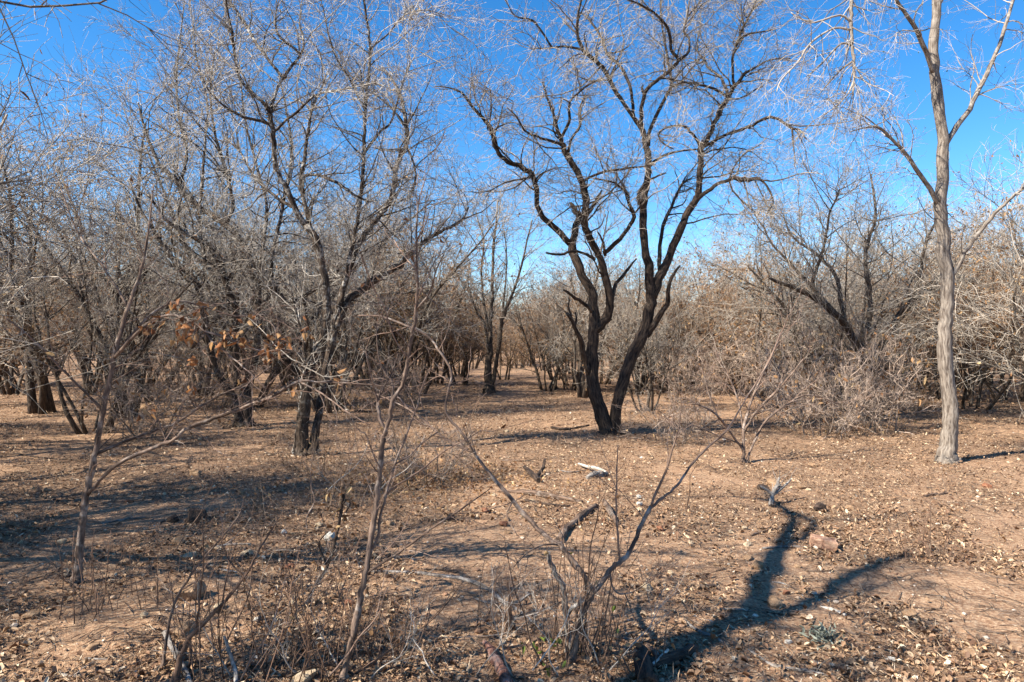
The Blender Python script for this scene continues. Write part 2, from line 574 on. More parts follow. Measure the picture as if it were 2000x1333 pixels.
T.limb([(1110, 296, 6), (1118, 267, 5), (1133, 246, 5), (1133, 209, 4), (1145, 187, 3)], .6)
T.limb([(1098, 285, 6), (1075, 275, 5), (1048, 266, 5), (1024, 255, 4), (1010, 230, 3), (990, 210, 2)], -1.2)
T.limb([(1143, 428, 9), (1160, 400, 7), (1168, 385, 5), (1175, 372, 3)], -.1, carry=False)
T.limb([(1138, 361, 6), (1148, 349, 5), (1185, 334, 5), (1229, 329, 4), (1280, 322, 2)], -.9)
T.limb([(1178, 495, 9), (1200, 477, 9), (1226, 446, 8), (1238, 424, 8), (1228, 395, 6), (1226, 381, 5), (1202, 358, 4), (1161, 349, 3)], -.6)
T.limb([(1182, 500, 6), (1179, 475, 5), (1167, 453, 3)], -.2, carry=False)
T.limb([(1161, 508, 7), (1145, 497, 6), (1118, 491, 5), (1094, 498, 5), (1067, 494, 4)], -.6, carry=False)
T.limb([(1161, 614, 8), (1143, 595, 7), (1124, 582, 6), (1101, 567, 4)], -.6, carry=False)
T.limb([(1153, 742, 10), (1143, 700, 10), (1131, 659, 9), (1118, 629, 8), (1107, 612, 6)], -.5, carry=False)
T.limb([(1118, 629, 5), (1112, 605, 4), (1111, 582, 3)], 0, carry=False)
T.limb([(1122, 640, 5), (1126, 625, 4), (1124, 610, 3)], 0, carry=False)
T.limb([(1194, 587, 8), (1205, 554, 7), (1223, 531, 6), (1243, 506, 3)], .5, carry=False)
T.trunk([(1205, 850, 22), (1202, 808, 22), (1214, 757, 22), (1228, 717, 22), (1248, 671, 23), (1260, 637, 22), (1268, 603, 21), (1272, 568, 19), (1268, 534, 17), (1260, 484, 15), (1257, 422, 14), (1260, 378, 13), (1267, 338, 12), (1264, 297, 12), (1254, 257, 10), (1240, 233, 8)], .4, carry=False)
T.limb([(1244, 240, 8), (1227, 216, 7), (1205, 182, 8), (1182, 138, 8), (1165, 121, 8), (1138, 98, 7), (1128, 67, 6), (1128, 34, 5), (1135, 0, 4), (1140, -50, 3)], -.8)
T.limb([(1138, 98, 5), (1104, 91, 4), (1077, 94, 3), (1037, 96, 2)], -.9)
T.limb([(1080, 95, 4), (1057, 61, 4), (1040, 40, 4), (1006, 32, 3), (989, 3, 2), (975, -30, 2)], -.4)
T.limb([(1238, 230, 7), (1235, 202, 6), (1233, 175, 6), (1222, 147, 6), (1212, 131, 6), (1185, 104, 6), (1175, 74, 5), (1155, 44, 4), (1135, 25, 3)], .9)
T.limb([(1254, 250, 8), (1252, 216, 8), (1260, 182, 8), (1281, 159, 7), (1304, 142, 7), (1326, 118, 7), (1310, 98, 6), (1309, 64, 6), (1287, 34, 5), (1257, 12, 4), (1225, 0, 3)], -.9)
T.limb([(1258, 188, 7), (1254, 175, 5), (1256, 166, 3)], 0, carry=False)
T.limb([(1326, 118, 6), (1345, 101, 5), (1345, 74, 4), (1336, 62, 4), (1343, 34, 3), (1368, 3, 3), (1390, -30, 2)], .7)
T.limb([(1266, 285, 8), (1271, 250, 7), (1287, 216, 7), (1304, 182, 6), (1311, 169, 6), (1308, 142, 5), (1303, 111, 5), (1295, 60, 4), (1290, 20, 3), (1292, -30, 2)], .8)
T.limb([(1270, 325, 6), (1291, 307, 5), (1321, 297, 4), (1362, 292, 3)], .4, carry=False)
T.limb([(1258, 415, 9), (1247, 385, 8), (1260, 358, 6), (1278, 347, 4), (1301, 338, 3)], -.4, carry=False)
T.limb([(1274, 582, 17), (1283, 556, 17), (1293, 532, 17), (1308, 501, 16), (1330, 445, 14), (1345, 412, 14), (1362, 385, 13), (1365, 354, 12), (1369, 321, 11), (1367, 294, 11), (1377, 280, 10), (1389, 253, 9), (1406, 219, 9), (1423, 189, 8), (1436, 169, 7), (1453, 145, 6), (1470, 135, 4), (1507, 116, 3), (1544, 115, 2)], .9)
T.limb([(1434, 170, 6), (1431, 149, 5), (1431, 115, 5), (1439, 84, 5), (1453, 51, 4), (1470, 20, 4), (1490, 2, 3), (1500, -30, 2)], -.8)
T.limb([(1439, 90, 4), (1456, 69, 4), (1490, 62, 3), (1515, 56, 2)], -.4)
T.limb([(1423, 189, 6), (1416, 170, 6), (1406, 149, 5), (1382, 132, 4), (1377, 118, 4), (1362, 98, 3), (1365, 60, 2)], .9)
T.limb([(1424, 190, 6), (1395, 174, 5), (1362, 165, 4), (1335, 162, 4), (1312, 170, 3)], -.7)
T.limb([(1372, 288, 7), (1402, 272, 6), (1436, 257, 6), (1470, 245, 6), (1497, 231, 6), (1520, 233, 5), (1547, 252, 5), (1564, 255, 3), (1575, 273, 2)], -.9)
T.limb([(1547, 252, 4), (1549, 280, 3), (1553, 311, 2), (1551, 326, 1.5)], 0)
T.limb([(1367, 292, 6), (1364, 277, 6), (1348, 257, 5), (1335, 246, 5), (1308, 248, 4), (1289, 258, 4), (1291, 277, 3), (1316, 292, 2)], -.5)
T.limb([(1360, 390, 9), (1382, 375, 8), (1402, 361, 7), (1423, 351, 7), (1440, 349, 9), (1462, 352, 9), (1483, 349, 5), (1500, 368, 4), (1510, 395, 3), (1497, 419, 2)], -.8)
T.limb([(1262, 655, 14), (1276, 637, 13), (1298, 602, 10), (1305, 580, 9), (1309, 551, 7), (1328, 519, 4)], -.4, carry=False)
T.limb([(1291, 545, 9), (1288, 500, 8), (1294, 442, 7), (1311, 405, 6), (1331, 362, 5), (1347, 350, 3)], .7)
lv = T.crown([
    dict(n=230, t0=.22, ang=.85, lmin=.5, lmax=1.7, seg=7, wob=.22, trop=(0, 0, .02), rfac=.6, rmin=.006, rmax=.016, sides=5),
    dict(n=1500, t0=.12, ang=.85, lmin=.25, lmax=.9, seg=5, wob=.25, trop=(0, 0, 0), rfac=.6, rmin=.004, rmax=.008, sides=3),
    dict(n=6500, t0=.1, ang=.8, lmin=.12, lmax=.42, seg=3, wob=.28, trop=(0, 0, -.02), rfac=.65, rmin=.003, rmax=.0045),
    dict(n=5600, t0=.1, ang=.9, lmin=.05, lmax=.2, seg=2, wob=.25, trop=(0, 0, 0), rfac=.75, rmin=.0023, rmax=.0032),
    dict(n=1800, src=0, t0=.3, ang=1.0, lmin=.1, lmax=.55, seg=3, wob=.3, trop=(0, 0, -.03), rfac=.4, rmin=.0028, rmax=.0045)])

# --- the lichened tree on the left
T2 = Traced('lichened_tree', 'bare tree with several crooked lichen-flecked stems and a long dark limb reaching out sideways', 'tree', (602, 892), M['lichen'], 12)
T2.trunk([(592, 888, 24), (590, 845, 23), (595, 794, 21), (600, 754, 19), (610, 703, 16), (630, 659, 15), (639, 609, 15), (637, 568, 15), (630, 524, 14), (620, 477, 14), (598, 440, 13)], -.2, carry=False)
T2.limb([(598, 442, 12), (576, 405, 11), (560, 368, 10), (546, 344, 9), (538, 321, 9), (536, 280, 9), (531, 243, 9), (526, 216, 8), (509, 196, 7), (475, 165, 6), (463, 135, 5), (457, 98, 5), (453, 64, 5), (446, 30, 4), (441, 0, 4), (430, -60, 3)], -.8)
T2.limb([(527, 222, 7), (533, 199, 6), (543, 169, 6), (563, 138, 6), (587, 108, 5), (593, 91, 4), (590, 67, 4), (585, 44, 3), (590, 0, 2)], .6)
T2.limb([(587, 108, 5), (566, 88, 5), (543, 67, 5), (538, 34, 3), (545, 0, 2)], -.4)
T2.limb([(560, 150, 6), (549, 148, 6), (505, 91, 6), (475, 40, 6), (450, 5, 5), (430, -30, 4)], .8)
T2.limb([(533, 262, 5), (553, 240, 5), (583, 216, 5), (617, 186, 4), (668, 175, 3), (735, 162, 2)], -.9)
T2.limb([(530, 243, 6), (500, 235, 6), (465, 225, 5), (435, 205, 4), (410, 180, 3), (395, 150, 2)], -.7)
T2.trunk([(611, 880, 17), (620, 828, 15), (627, 784, 14), (640, 700, 14), (655, 640, 14)], .3, carry=False)
T2.limb([(655, 645, 14), (680, 590, 15), (735, 545, 15), (779, 518, 12), (820, 480, 9), (860, 453, 7), (900, 432, 5), (915, 405, 3)], .6)
T2.limb([(648, 665, 12), (657, 620, 12), (672, 560, 11), (700, 480, 10), (735, 430, 10), (768, 375, 9), (776, 320, 9), (794, 280, 8), (790, 215, 7), (770, 160, 5), (745, 130, 3)], .8)
T2.limb([(658, 620, 9), (676, 540, 8), (695, 450, 7), (705, 381, 7), (711, 304, 7), (713, 236, 6), (722, 101, 5), (711, 0, 4), (705, -60, 3)], -.5)
T2.limb([(715, 220, 5), (700, 190, 5), (680, 150, 4), (655, 110, 4), (640, 60, 3), (630, 10, 2)], -.5)
T2.limb([(721, 100, 4), (735, 85, 4), (760, 65, 3), (790, 30, 3), (830, 20, 2), (870, 30, 1.5)], -.7)
T2.limb([(635, 540, 9), (615, 480, 8), (600, 419, 8), (587, 354, 8), (593, 324, 7), (600, 270, 6), (610, 209, 5), (624, 182, 4), (640, 140, 3)], .7)
T2.limb([(590, 345, 6), (620, 342, 6), (660, 358, 6), (690, 380, 5), (720, 395, 4)], -.4)
T2.limb([(793, 285, 5), (805, 310, 4), (812, 345, 4), (800, 390, 3)], -.2)
T2.limb([(576, 405, 7), (545, 390, 6), (500, 350, 5), (470, 300, 4), (440, 270, 3)], .7)
T2.limb([(711, 300, 6), (740, 260, 5), (765, 235, 4), (790, 150, 3), (810, 110, 2)], .5)
T2.trunk([(574, 893, 7), (578, 850, 6), (585, 800, 6), (592, 740, 5), (596, 680, 5), (575, 600, 4), (560, 520, 3)], -.3, t0=.3)
lv2 = T2.crown([
    dict(n=260, t0=.15, ang=.8, lmin=.4, lmax=1.4, seg=7, wob=.2, trop=(0, 0, .04), rfac=.6, rmin=.005, rmax=.013, sides=5),
    dict(n=1600, t0=.12, ang=.8, lmin=.2, lmax=.75, seg=5, wob=.22, trop=(0, 0, .02), rfac=.6, rmin=.0034, rmax=.0065, sides=3),
    dict(n=6200, t0=.1, ang=.8, lmin=.1, lmax=.34, seg=3, wob=.25, trop=(0, 0, 0), rfac=.65, rmin=.0025, rmax=.0038),
    dict(n=4600, t0=.1, ang=.9, lmin=.04, lmax=.15, seg=2, wob=.25, trop=(0, 0, 0), rfac=.75, rmin=.0019, rmax=.0026),
    dict(n=1300, src=0, t0=.15, ang=1.0, lmin=.1, lmax=.5, seg=3, wob=.3, trop=(0, 0, -.03), rfac=.4, rmin=.0024, rmax=.004)])
T2.foliage(lv2[3], 260, (.02, .045), (.012, .025), M['drying'])

# --- the many-stemmed tree behind it
T3 = Traced('many_stemmed_tree', 'dark many-stemmed bare tree with limbs leaning over beside the lichened tree', 'tree', (480, 834), M['lichen'], 13)
T3.trunk([(470, 832, 22), (462, 800, 20), (455, 778, 15), (431, 737, 13), (414, 697, 12), (401, 629, 12), (391, 575, 12), (374, 538, 11), (350, 518, 10), (320, 480, 8), (280, 420, 6), (250, 350, 4)], -.6)
T3.trunk([(485, 832, 20), (482, 794, 19), (485, 761, 15), (500, 690, 13), (505, 629, 13), (504, 575, 13), (499, 541, 12), (489, 507, 12), (472, 474, 12), (445, 442, 12), (397, 412, 11), (360, 378, 11), (340, 348, 11), (310, 320, 8), (285, 260, 5), (270, 200, 3)], .7)
T3.limb([(464, 760, 13), (460, 676, 12), (462, 609, 12), (441, 551, 12), (421, 497, 11), (404, 477, 10), (364, 457, 8), (325, 430, 6), (290, 380, 4)], -1.0)
T3.limb([(502, 650, 11), (514, 599, 10), (532, 558, 10), (529, 538, 8), (532, 490, 7), (546, 440, 7), (556, 380, 6), (570, 300, 5), (560, 220, 4), (545, 150, 3)], .9)
T3.limb([(500, 545, 8), (515, 470, 7), (520, 400, 6), (500, 320, 5), (480, 240, 4), (470, 160, 3)], 1.0)
T3.limb([(392, 580, 8), (400, 520, 7), (390, 440, 6), (395, 360, 6), (400, 280, 5), (405, 200, 4), (385, 120, 3), (375, 30, 2)], .8)
T3.limb([(441, 440, 8), (455, 400, 7), (440, 330, 6), (420, 260, 5), (410, 180, 4), (420, 100, 3)], -.9)
T3.limb([(535, 555, 9), (560, 590, 8), (600, 575, 7), (650, 540, 6), (700, 480, 5), (730, 440, 3)], .8)
T3.limb([(350, 365, 7), (365, 300, 6), (350, 230, 5), (345, 150, 4), (352, 80, 3), (360, 0, 2)], .3)
lv3 = T3.crown([
    dict(n=230, t0=.15, ang=.8, lmin=.6, lmax=1.9, seg=7, wob=.2, trop=(0, 0, .04), rfac=.6, rmin=.007, rmax=.016, sides=5),
    dict(n=1400, t0=.12, ang=.8, lmin=.3, lmax=1.0, seg=5, wob=.22, trop=(0, 0, .02), rfac=.6, rmin=.0045, rmax=.0085, sides=3),
    dict(n=5600, t0=.1, ang=.8, lmin=.15, lmax=.45, seg=3, wob=.25, trop=(0, 0, 0), rfac=.65, rmin=.0032, rmax=.0048),
    dict(n=3200, t0=.1, ang=.9, lmin=.06, lmax=.2, seg=2, wob=.25, trop=(0, 0, 0), rfac=.75, rmin=.0024, rmax=.0032)])
T3.foliage(lv3[3], 200, (.03, .06), (.015, .03), M['drying'])

# --- the small tree at the mouth of the open lane
T4 = Traced('slender_tree', 'slender upright bare tree with a bundled fluted trunk standing in the open lane', 'tree', (956, 769), M['grey'], 14)
T4.trunk([(953, 766, 17), (954, 720, 14), (958, 676, 9), (957, 629, 8), (962, 585, 6), (962, 541, 5), (964, 474, 5), (969, 440, 4), (972, 390, 2)], .3)
T4.trunk([(962, 767, 10), (966, 730, 9), (969, 703, 8), (979, 643, 8), (984, 615, 7), (1006, 562, 5), (1023, 501, 4), (1030, 467, 3), (1040, 430, 2)], -.5)
T4.limb([(954, 700, 7), (952, 670, 6), (945, 629, 5), (932, 612, 4), (915, 560, 3)], -.5)
T4.limb([(958, 660, 6), (945, 590, 5), (940, 530, 4), (945, 470, 3), (930, 420, 2)], .8)
T4.limb([(982, 620, 5), (985, 570, 4), (990, 510, 3), (985, 450, 2)], .8)
lv4 = T4.crown([
    dict(n=90, t0=.2, ang=.6, lmin=.6, lmax=1.7, seg=6, wob=.14, trop=(0, 0, .06), rfac=.6, rmin=.007, rmax=.014, sides=4),
    dict(n=520, t0=.15, ang=.65, lmin=.3, lmax=.9, seg=4, wob=.17, trop=(0, 0, .03), rfac=.6, rmin=.0045, rmax=.007),
    dict(n=1700, t0=.1, ang=.7, lmin=.12, lmax=.4, seg=3, wob=.2, trop=(0, 0, .01), rfac=.6, rmin=.003, rmax=.0045)])
T4.foliage(lv4[2], 260, (.04, .07), (.02, .035), M['drying'])

# --- pale tree reaching in from the right
T9 = Traced('pale_tree', 'pale-barked tree with smooth whitish drooping branches at the edge of the clearing', 'tree', (1850, 905), M['pale'], 19)
T9.trunk([(1850, 903, 30), (1856, 800, 27), (1845, 690, 25), (1850, 560, 23), (1838, 420, 22), (1842, 280, 20), (1825, 140, 18), (1830, 0, 15), (1840, -120, 11), (1835, -240, 7)], .2, carry=False)
T9.limb([(1840, -110, 9), (1800, -170, 8), (1740, -180, 7), (1690, -120, 7), (1668, -40, 7), (1662, 30, 7), (1664, 80, 6), (1668, 130, 5), (1666, 185, 3)], -.6)
T9.limb([(1826, 150, 9), (1790, 60, 8), (1740, -10, 6), (1700, -40, 4)], -.7)
T9.limb([(1664, 45, 5), (1640, 30, 4), (1592, 44, 4), (1560, 35, 3), (1545, 25, 2)], -.2)
T9.limb([(1664, 60, 5), (1630, 55, 4), (1595, 75, 4), (1575, 95, 4), (1560, 120, 3), (1525, 158, 3), (1517, 180, 2)], -.4)
T9.limb([(1665, 90, 5), (1645, 85, 4), (1618, 110, 3), (1600, 130, 3), (1575, 150, 2)], -.2)
T9.limb([(1666, 120, 4), (1650, 130, 4), (1625, 155, 3), (1600, 185, 2)], .3)
T9.limb([(1667, 160, 4), (1655, 185, 3), (1630, 210, 3), (1600, 230, 2)], -.2)
T9.limb([(1838, 410, 10), (1790, 330, 8), (1750, 280, 6), (1715, 250, 5), (1690, 250, 3), (1660, 258, 2)], -.5)
T9.limb([(1842, 290, 11), (1900, 200, 9), (1950, 90, 7), (1985, -20, 5)], .5)
T9.limb([(1848, 560, 10), (1900, 470, 8), (1960, 400, 6), (2010, 360, 4)], -.3)
T9.limb([(1828, 20, 10), (1870, -60, 8), (1930, -120, 6), (1990, -150, 4)], -.4)
lv9 = T9.crown([
    dict(n=120, t0=.25, ang=.75, lmin=.3, lmax=1.0, seg=6, wob=.16, trop=(-.02, 0, -.05), rfac=.6, rmin=.004, rmax=.009, sides=4),
    dict(n=700, t0=.12, ang=.7, lmin=.2, lmax=.6, seg=5, wob=.18, trop=(-.02, 0, -.05), rfac=.6, rmin=.0028, rmax=.005),
    dict(n=2200, t0=.1, ang=.7, lmin=.08, lmax=.28, seg=3, wob=.2, trop=(0, 0, -.03), rfac=.6, rmin=.0018, rmax=.003)])
T9.foliage(lv9[3], 160, (.015, .03), (.008, .016), M['green'])

# --- dark-limbed tree behind on the right
T8 = Traced('leaning_tree', 'bare tree with dark limbs fanning out low over the dense pale thicket', 'tree', (1700, 812), M['grey'], 18)
T8.trunk([(1700, 810, 22), (1692, 760, 18), (1680, 700, 15), (1655, 640, 13), (1615, 600, 11), (1570, 572, 9), (1530, 555, 7), (1500, 542, 4)], -1.0)
T8.limb([(1640, 622, 9), (1600, 575, 8), (1570, 545, 7), (1540, 510, 5), (1510, 480, 4), (1490, 440, 3)], .6)
T8.limb([(1600, 590, 8), (1587, 550, 7), (1600, 510, 6), (1612, 470, 5), (1620, 420, 4), (1640, 370, 3)], -.4)
T8.limb([(1655, 645, 9), (1640, 570, 8), (1632, 540, 7), (1605, 505, 6), (1570, 480, 5), (1545, 460, 4), (1530, 420, 3)], .9)
T8.limb([(1680, 700, 11), (1700, 600, 9), (1690, 500, 7), (1710, 420, 5), (1700, 340, 3)], .4)
T8.limb([(1690, 740, 11), (1740, 640, 9), (1790, 560, 7), (1810, 470, 5), (1850, 400, 3)], -.6)
T8.crown([
    dict(n=110, t0=.2, ang=.75, lmin=.6, lmax=1.7, seg=6, wob=.2, trop=(0, 0, .05), rfac=.6, rmin=.006, rmax=.013, sides=4),
    dict(n=700, t0=.12, ang=.75, lmin=.3, lmax=.9, seg=4, wob=.22, trop=(0, 0, .03), rfac=.6, rmin=.0038, rmax=.007),
    dict(n=2800, t0=.1, ang=.8, lmin=.12, lmax=.42, seg=3, wob=.25, trop=(0, 0, .0), rfac=.6, rmin=.0026, rmax=.004)])

# --- trees beside the camera whose shadows cross the ground (positions follow from those shadows)


class Placed(Traced):
    """same as Traced, limbs given in metres from the foot"""

    def __init__(s, name, label, cat, x, y, material, seed, group=None):
        s.org = np.array([x, y, float(gz(x, y))]); s.m = material; s.g = np.random.default_rng(seed)
        s.root = thing(name, label, cat, s.org, group); s.par = []; s.px = []

    def limb(s, pts, name='branch', carry=True):
        r = smooth_line(np.array(pts, float), 5)
        r[1:-1, :3] += s.g.normal(0, .25, (len(r) - 2, 3)) * np.minimum(r[1:-1, 3:4], .05)
        X = r[:, :3] + s.org * 1.0; R = r[:, 3]
        a = Acc(); a.tubes(X[None], R[None], 10 if R.max() > .03 else 7, .06, s.g, cap=True)
        a.obj(name, s.m, s.root, s.org)
        if carry:
            s.par.append((X, R))


COT = 1 / math.tan(SUN_EL)


def caster(px, py, h):
    """point at height h whose shadow falls on this pixel of the ground"""
    p = G(px, py)
    return np.array([p[0] - SH[0] * COT * h, p[1] - SH[1] * COT * h, h])


def sh(T_, rows):
    return [tuple(caster(px, py, h) - np.array([T_.org[0], T_.org[1], 0])) + (r,) for px, py, h, r in rows]


ftp = caster(1462, 1212, 4.5)
TA = Placed('shade_tree', 'tall forked tree beside the viewpoint casting the broad shadow over the bare soil', 'tree', -3.25, .75, M['dark'], 21)
tr = [(0, 0, -.1, .17), (0, .02, .1, .14), (-.05, .1, 1.2, .12), (.03, .3, 2.4, .115)] + sh(TA, [(1262, 1330, 3.75, .105), (1330, 1275, 4.05, .1), (1400, 1240, 4.3, .1), (1462, 1212, 4.5, .09)])
TA.limb(tr, 'trunk', False)
TA.limb(sh(TA, [(1458, 1214, 4.48, .075), (1482, 1180, 4.62, .075), (1500, 1120, 4.8, .075), (1530, 1070, 5.0, .07), (1546, 1030, 5.2, .05), (1548, 1005, 5.3, .04), (1500, 975, 5.5, .03), (1400, 970, 5.6, .02), (1290, 975, 5.7, .015)]))
TA.limb(sh(TA, [(1528, 1072, 5.0, .045), (1575, 1050, 5.15, .04), (1594, 1020, 5.3, .035), (1560, 1002, 5.4, .03), (1520, 985, 5.5, .025), (1500, 960, 5.7, .02)]))
TA.limb(sh(TA, [(1455, 1218, 4.45, .06), (1510, 1210, 4.6, .055), (1570, 1180, 4.8, .05), (1630, 1145, 5.0, .05), (1690, 1115, 5.2, .045), (1780, 1080, 5.5, .03)]))
TA.limb(sh(TA, [(1600, 1015, 5.3, .025), (1680, 1012, 5.5, .02), (1800, 1000, 5.8, .012)]))
TA.crown([
    dict(n=16, t0=.4, ang=.8, lmin=.4, lmax=.9, seg=5, wob=.2, trop=(-.05, -.05, .06), rfac=.4, rmin=.006, rmax=.012, sides=4),
    dict(n=60, t0=.2, ang=.8, lmin=.2, lmax=.5, seg=4, wob=.2, trop=(-.05, -.05, .04), rfac=.6, rmin=.003, rmax=.006)])
TB = Placed('shade_shrub', 'bushy bare shrub beside the viewpoint throwing dappled shade over the stony foreground', 'shrub', -3.3, 1.75, M['grey'], 22)
for k in range(7):
    a = k * .9 + .3
    TB.limb([(.1 * math.cos(a), .1 * math.sin(a), -.1, .035), (.25 * math.cos(a), .25 * math.sin(a), .8, .03), (.6 * math.cos(a), .55 * math.sin(a), 1.9, .024), (.9 * math.cos(a), .8 * math.sin(a), 3.6, .014), (1.0 * math.cos(a), .9 * math.sin(a), 4.7, .006)], 'stem')
TB.crown([
    dict(n=70, t0=.25, ang=.7, lmin=.4, lmax=1.2, seg=5, wob=.2, trop=(0, 0, .05), rfac=.6, rmin=.005, rmax=.012, sides=4),
    dict(n=600, t0=.15, ang=.7, lmin=.2, lmax=.6, seg=4, wob=.2, trop=(0, 0, .0), rfac=.6, rmin=.005, rmax=.008),
    dict(n=2200, t0=.1, ang=.8, lmin=.08, lmax=.25, seg=2, wob=.2, trop=(0, 0, .0), rfac=.7, rmin=.004, rmax=.005)])
TB.foliage(TB.lev[3], 2600, (.03, .06), (.02, .03), M['drying'])

# ------------------------------------------------------------------ saplings and stalks in the foreground
S1 = Traced('sapling', 'thin upright sapling with smooth pinkish grey stem growing from the stony litter', 'sapling', (670, 1326), M['sapling'], 31)
S1.trunk([(670, 1324, 14), (690, 1240, 14), (703, 1170, 13), (716, 1110, 13), (727, 1040, 12), (735, 980, 12), (742, 920, 11), (748, 860, 11), (753, 842, 10)], .05, rough=.045)
S1.limb([(752, 848, 9), (763, 805, 10), (769, 778, 10), (785, 755, 9), (792, 725, 8), (797, 700, 7), (806, 650, 7), (814, 609, 6), (815, 524, 5), (814, 440, 4), (820, 380, 2)], -.15, rough=.045)
S1.limb([(750, 848, 8), (742, 815, 8), (738, 785, 7), (745, 765, 5), (760, 740, 4), (770, 715, 3), (778, 690, 2)], .15, rough=.045)
S1.limb([(739, 790, 6), (734, 770, 4), (728, 745, 3), (715, 690, 2), (722, 660, 1.5)], -.15)
S1.limb([(765, 790, 6), (766, 750, 5), (750, 725, 4), (738, 690, 3), (735, 630, 2)], .2)
S1.limb([(814, 606, 5), (841, 568, 4), (854, 524, 3), (866, 498, 2)], -.2)
S1.limb([(815, 580, 4), (834, 545, 3), (850, 510, 2), (880, 480, 1.5)], .25)
S1.limb([(815, 530, 4), (790, 500, 3), (770, 470, 2)], .2)
S1.limb([(815, 470, 4), (830, 440, 3), (838, 415, 2)], -.1)
S1.limb([(797, 702, 4), (770, 660, 3), (750, 600, 3), (728, 560, 3), (705, 500, 2)], -.2)
S1.limb([(720, 1086, 7), (738, 1050, 6), (741, 1016, 6), (753, 968, 6), (770, 910, 5), (790, 860, 5), (808, 810, 4), (816, 790, 4), (825, 755, 3), (840, 720, 2)], .2, rough=.045)
S1.limb([(755, 965, 4), (780, 945, 4), (820, 920, 4), (870, 880, 3), (912, 858, 2), (940, 840, 1.5)], -.2)
S1.limb([(770, 908, 4), (800, 890, 3), (825, 865, 3), (855, 845, 2)], .2)
S1.limb([(714, 1121, 6), (745, 1101, 5), (779, 1080, 5), (838, 1036, 5), (899, 996, 4), (957, 955, 2)], -.25, rough=.045)
S1.limb([(745, 920, 4), (730, 890, 4), (715, 850, 3), (706, 845, 2)], -.15)
S1.limb([(812, 800, 4), (790, 790, 3), (775, 775, 3), (740, 780, 2)], .1)
S1.limb([(822, 770, 3), (850, 770, 3), (880, 750, 2), (930, 740, 1.5)], .1)
lvs = S1.crown([
    dict(n=110, t0=.25, ang=.75, lmin=.06, lmax=.4, seg=5, wob=.16, trop=(0, 0, .05), rfac=.5, rmin=.0016, rmax=.003, sides=4),
    dict(n=300, t0=.1, ang=.8, lmin=.03, lmax=.16, seg=3, wob=.2, trop=(0, 0, .03), rfac=.6, rmin=.001, rmax=.0018)])
S1.foliage(lvs[1], 14, (.02, .04), (.012, .02), M['orange'])

S2 = Traced('coppiced_shrub', 'coppiced shrub with two bare grey arms spreading wide above a tuft of thin stalks', 'shrub', (1122, 1288), M['sapling'], 32)
S2.trunk([(1118, 1286, 17), (1125, 1240, 14), (1135, 1205, 13), (1148, 1175, 13), (1157, 1155, 13)], 0, rough=.03)
S2.limb([(1157, 1158, 12), (1140, 1125, 11), (1120, 1098, 11), (1093, 1065, 11), (1072, 1053, 10), (1025, 1006, 9), (984, 958, 8), (947, 914, 7), (923, 880, 6), (898, 842, 6), (871, 808, 6), (874, 770, 5), (881, 727, 5), (854, 680, 5), (831, 654, 5), (780, 631, 5), (740, 618, 4), (700, 617, 3)], .45, rough=.045)
S2.limb([(1157, 1158, 12), (1171, 1145, 12), (1191, 1115, 11), (1208, 1098, 11), (1223, 1087, 10), (1240, 1060, 9), (1254, 1023, 9), (1271, 990, 8)], .2, rough=.045)
S2.limb([(1270, 993, 6), (1281, 965, 6), (1302, 917, 5), (1313, 880, 4), (1325, 840, 3), (1330, 800, 2)], -.2)
S2.limb([(1269, 993, 7), (1288, 979, 6), (1322, 948, 6), (1349, 911, 5), (1376, 880, 5), (1420, 840, 4), (1450, 790, 3), (1500, 710, 3), (1525, 650, 2)], .5)
S2.limb([(1210, 1096, 5), (1207, 1050, 5), (1203, 982, 4), (1205, 914, 3), (1207, 870, 2)], -.1)
S2.limb([(1192, 1118, 5), (1194, 1140, 4), (1205, 1158, 4), (1222, 1160, 3), (1245, 1152, 2), (1290, 1120, 1.5)], -.15)
S2.limb([(1220, 1160, 3), (1230, 1180, 3), (1235, 1200, 2), (1248, 1216, 1.5)], -.1)
S2.limb([(1093, 1064, 4), (1060, 1065, 3), (1030, 1080, 3), (1003, 1108, 2)], -.3)
S2.limb([(1135, 1120, 4), (1120, 1108, 4), (1110, 1090, 3), (1105, 1060, 2), (1085, 1020, 2)], -.1)
S2.limb([(875, 745, 3), (860, 735, 3), (838, 745, 2), (815, 765, 1.5)], .1)
S2.limb([(925, 884, 5), (890, 870, 5), (860, 850, 5), (820, 815, 4), (780, 790, 3), (735, 770, 2)], .3)
S2.limb([(1000, 980, 4), (990, 1010, 3), (1010, 1045, 2)], -.1)
lvs = S2.crown([
    dict(n=70, t0=.35, ang=.7, lmin=.08, lmax=.4, seg=5, wob=.16, trop=(0, 0, .05), rfac=.5, rmin=.0015, rmax=.0028, sides=4),
    dict(n=130, t0=.1, ang=.8, lmin=.03, lmax=.16, seg=3, wob=.2, trop=(0, 0, .03), rfac=.6, rmin=.001, rmax=.0018)])
T_ = Traced('broken_stem', 'pale broken stem with peeling bark standing within the tuft of stalks', 'dead stem', (1112, 1274), M['greywood'], 33)
T_.trunk([(1112, 1272, 13), (1108, 1225, 12), (1104, 1180, 12), (1098, 1145, 11), (1084, 1118, 10), (1074, 1095, 9), (1072, 1078, 6)], 0, carry=False)
T_.limb([(1106, 1200, 8), (1118, 1188, 9), (1138, 1172, 9)], -.1, carry=False)


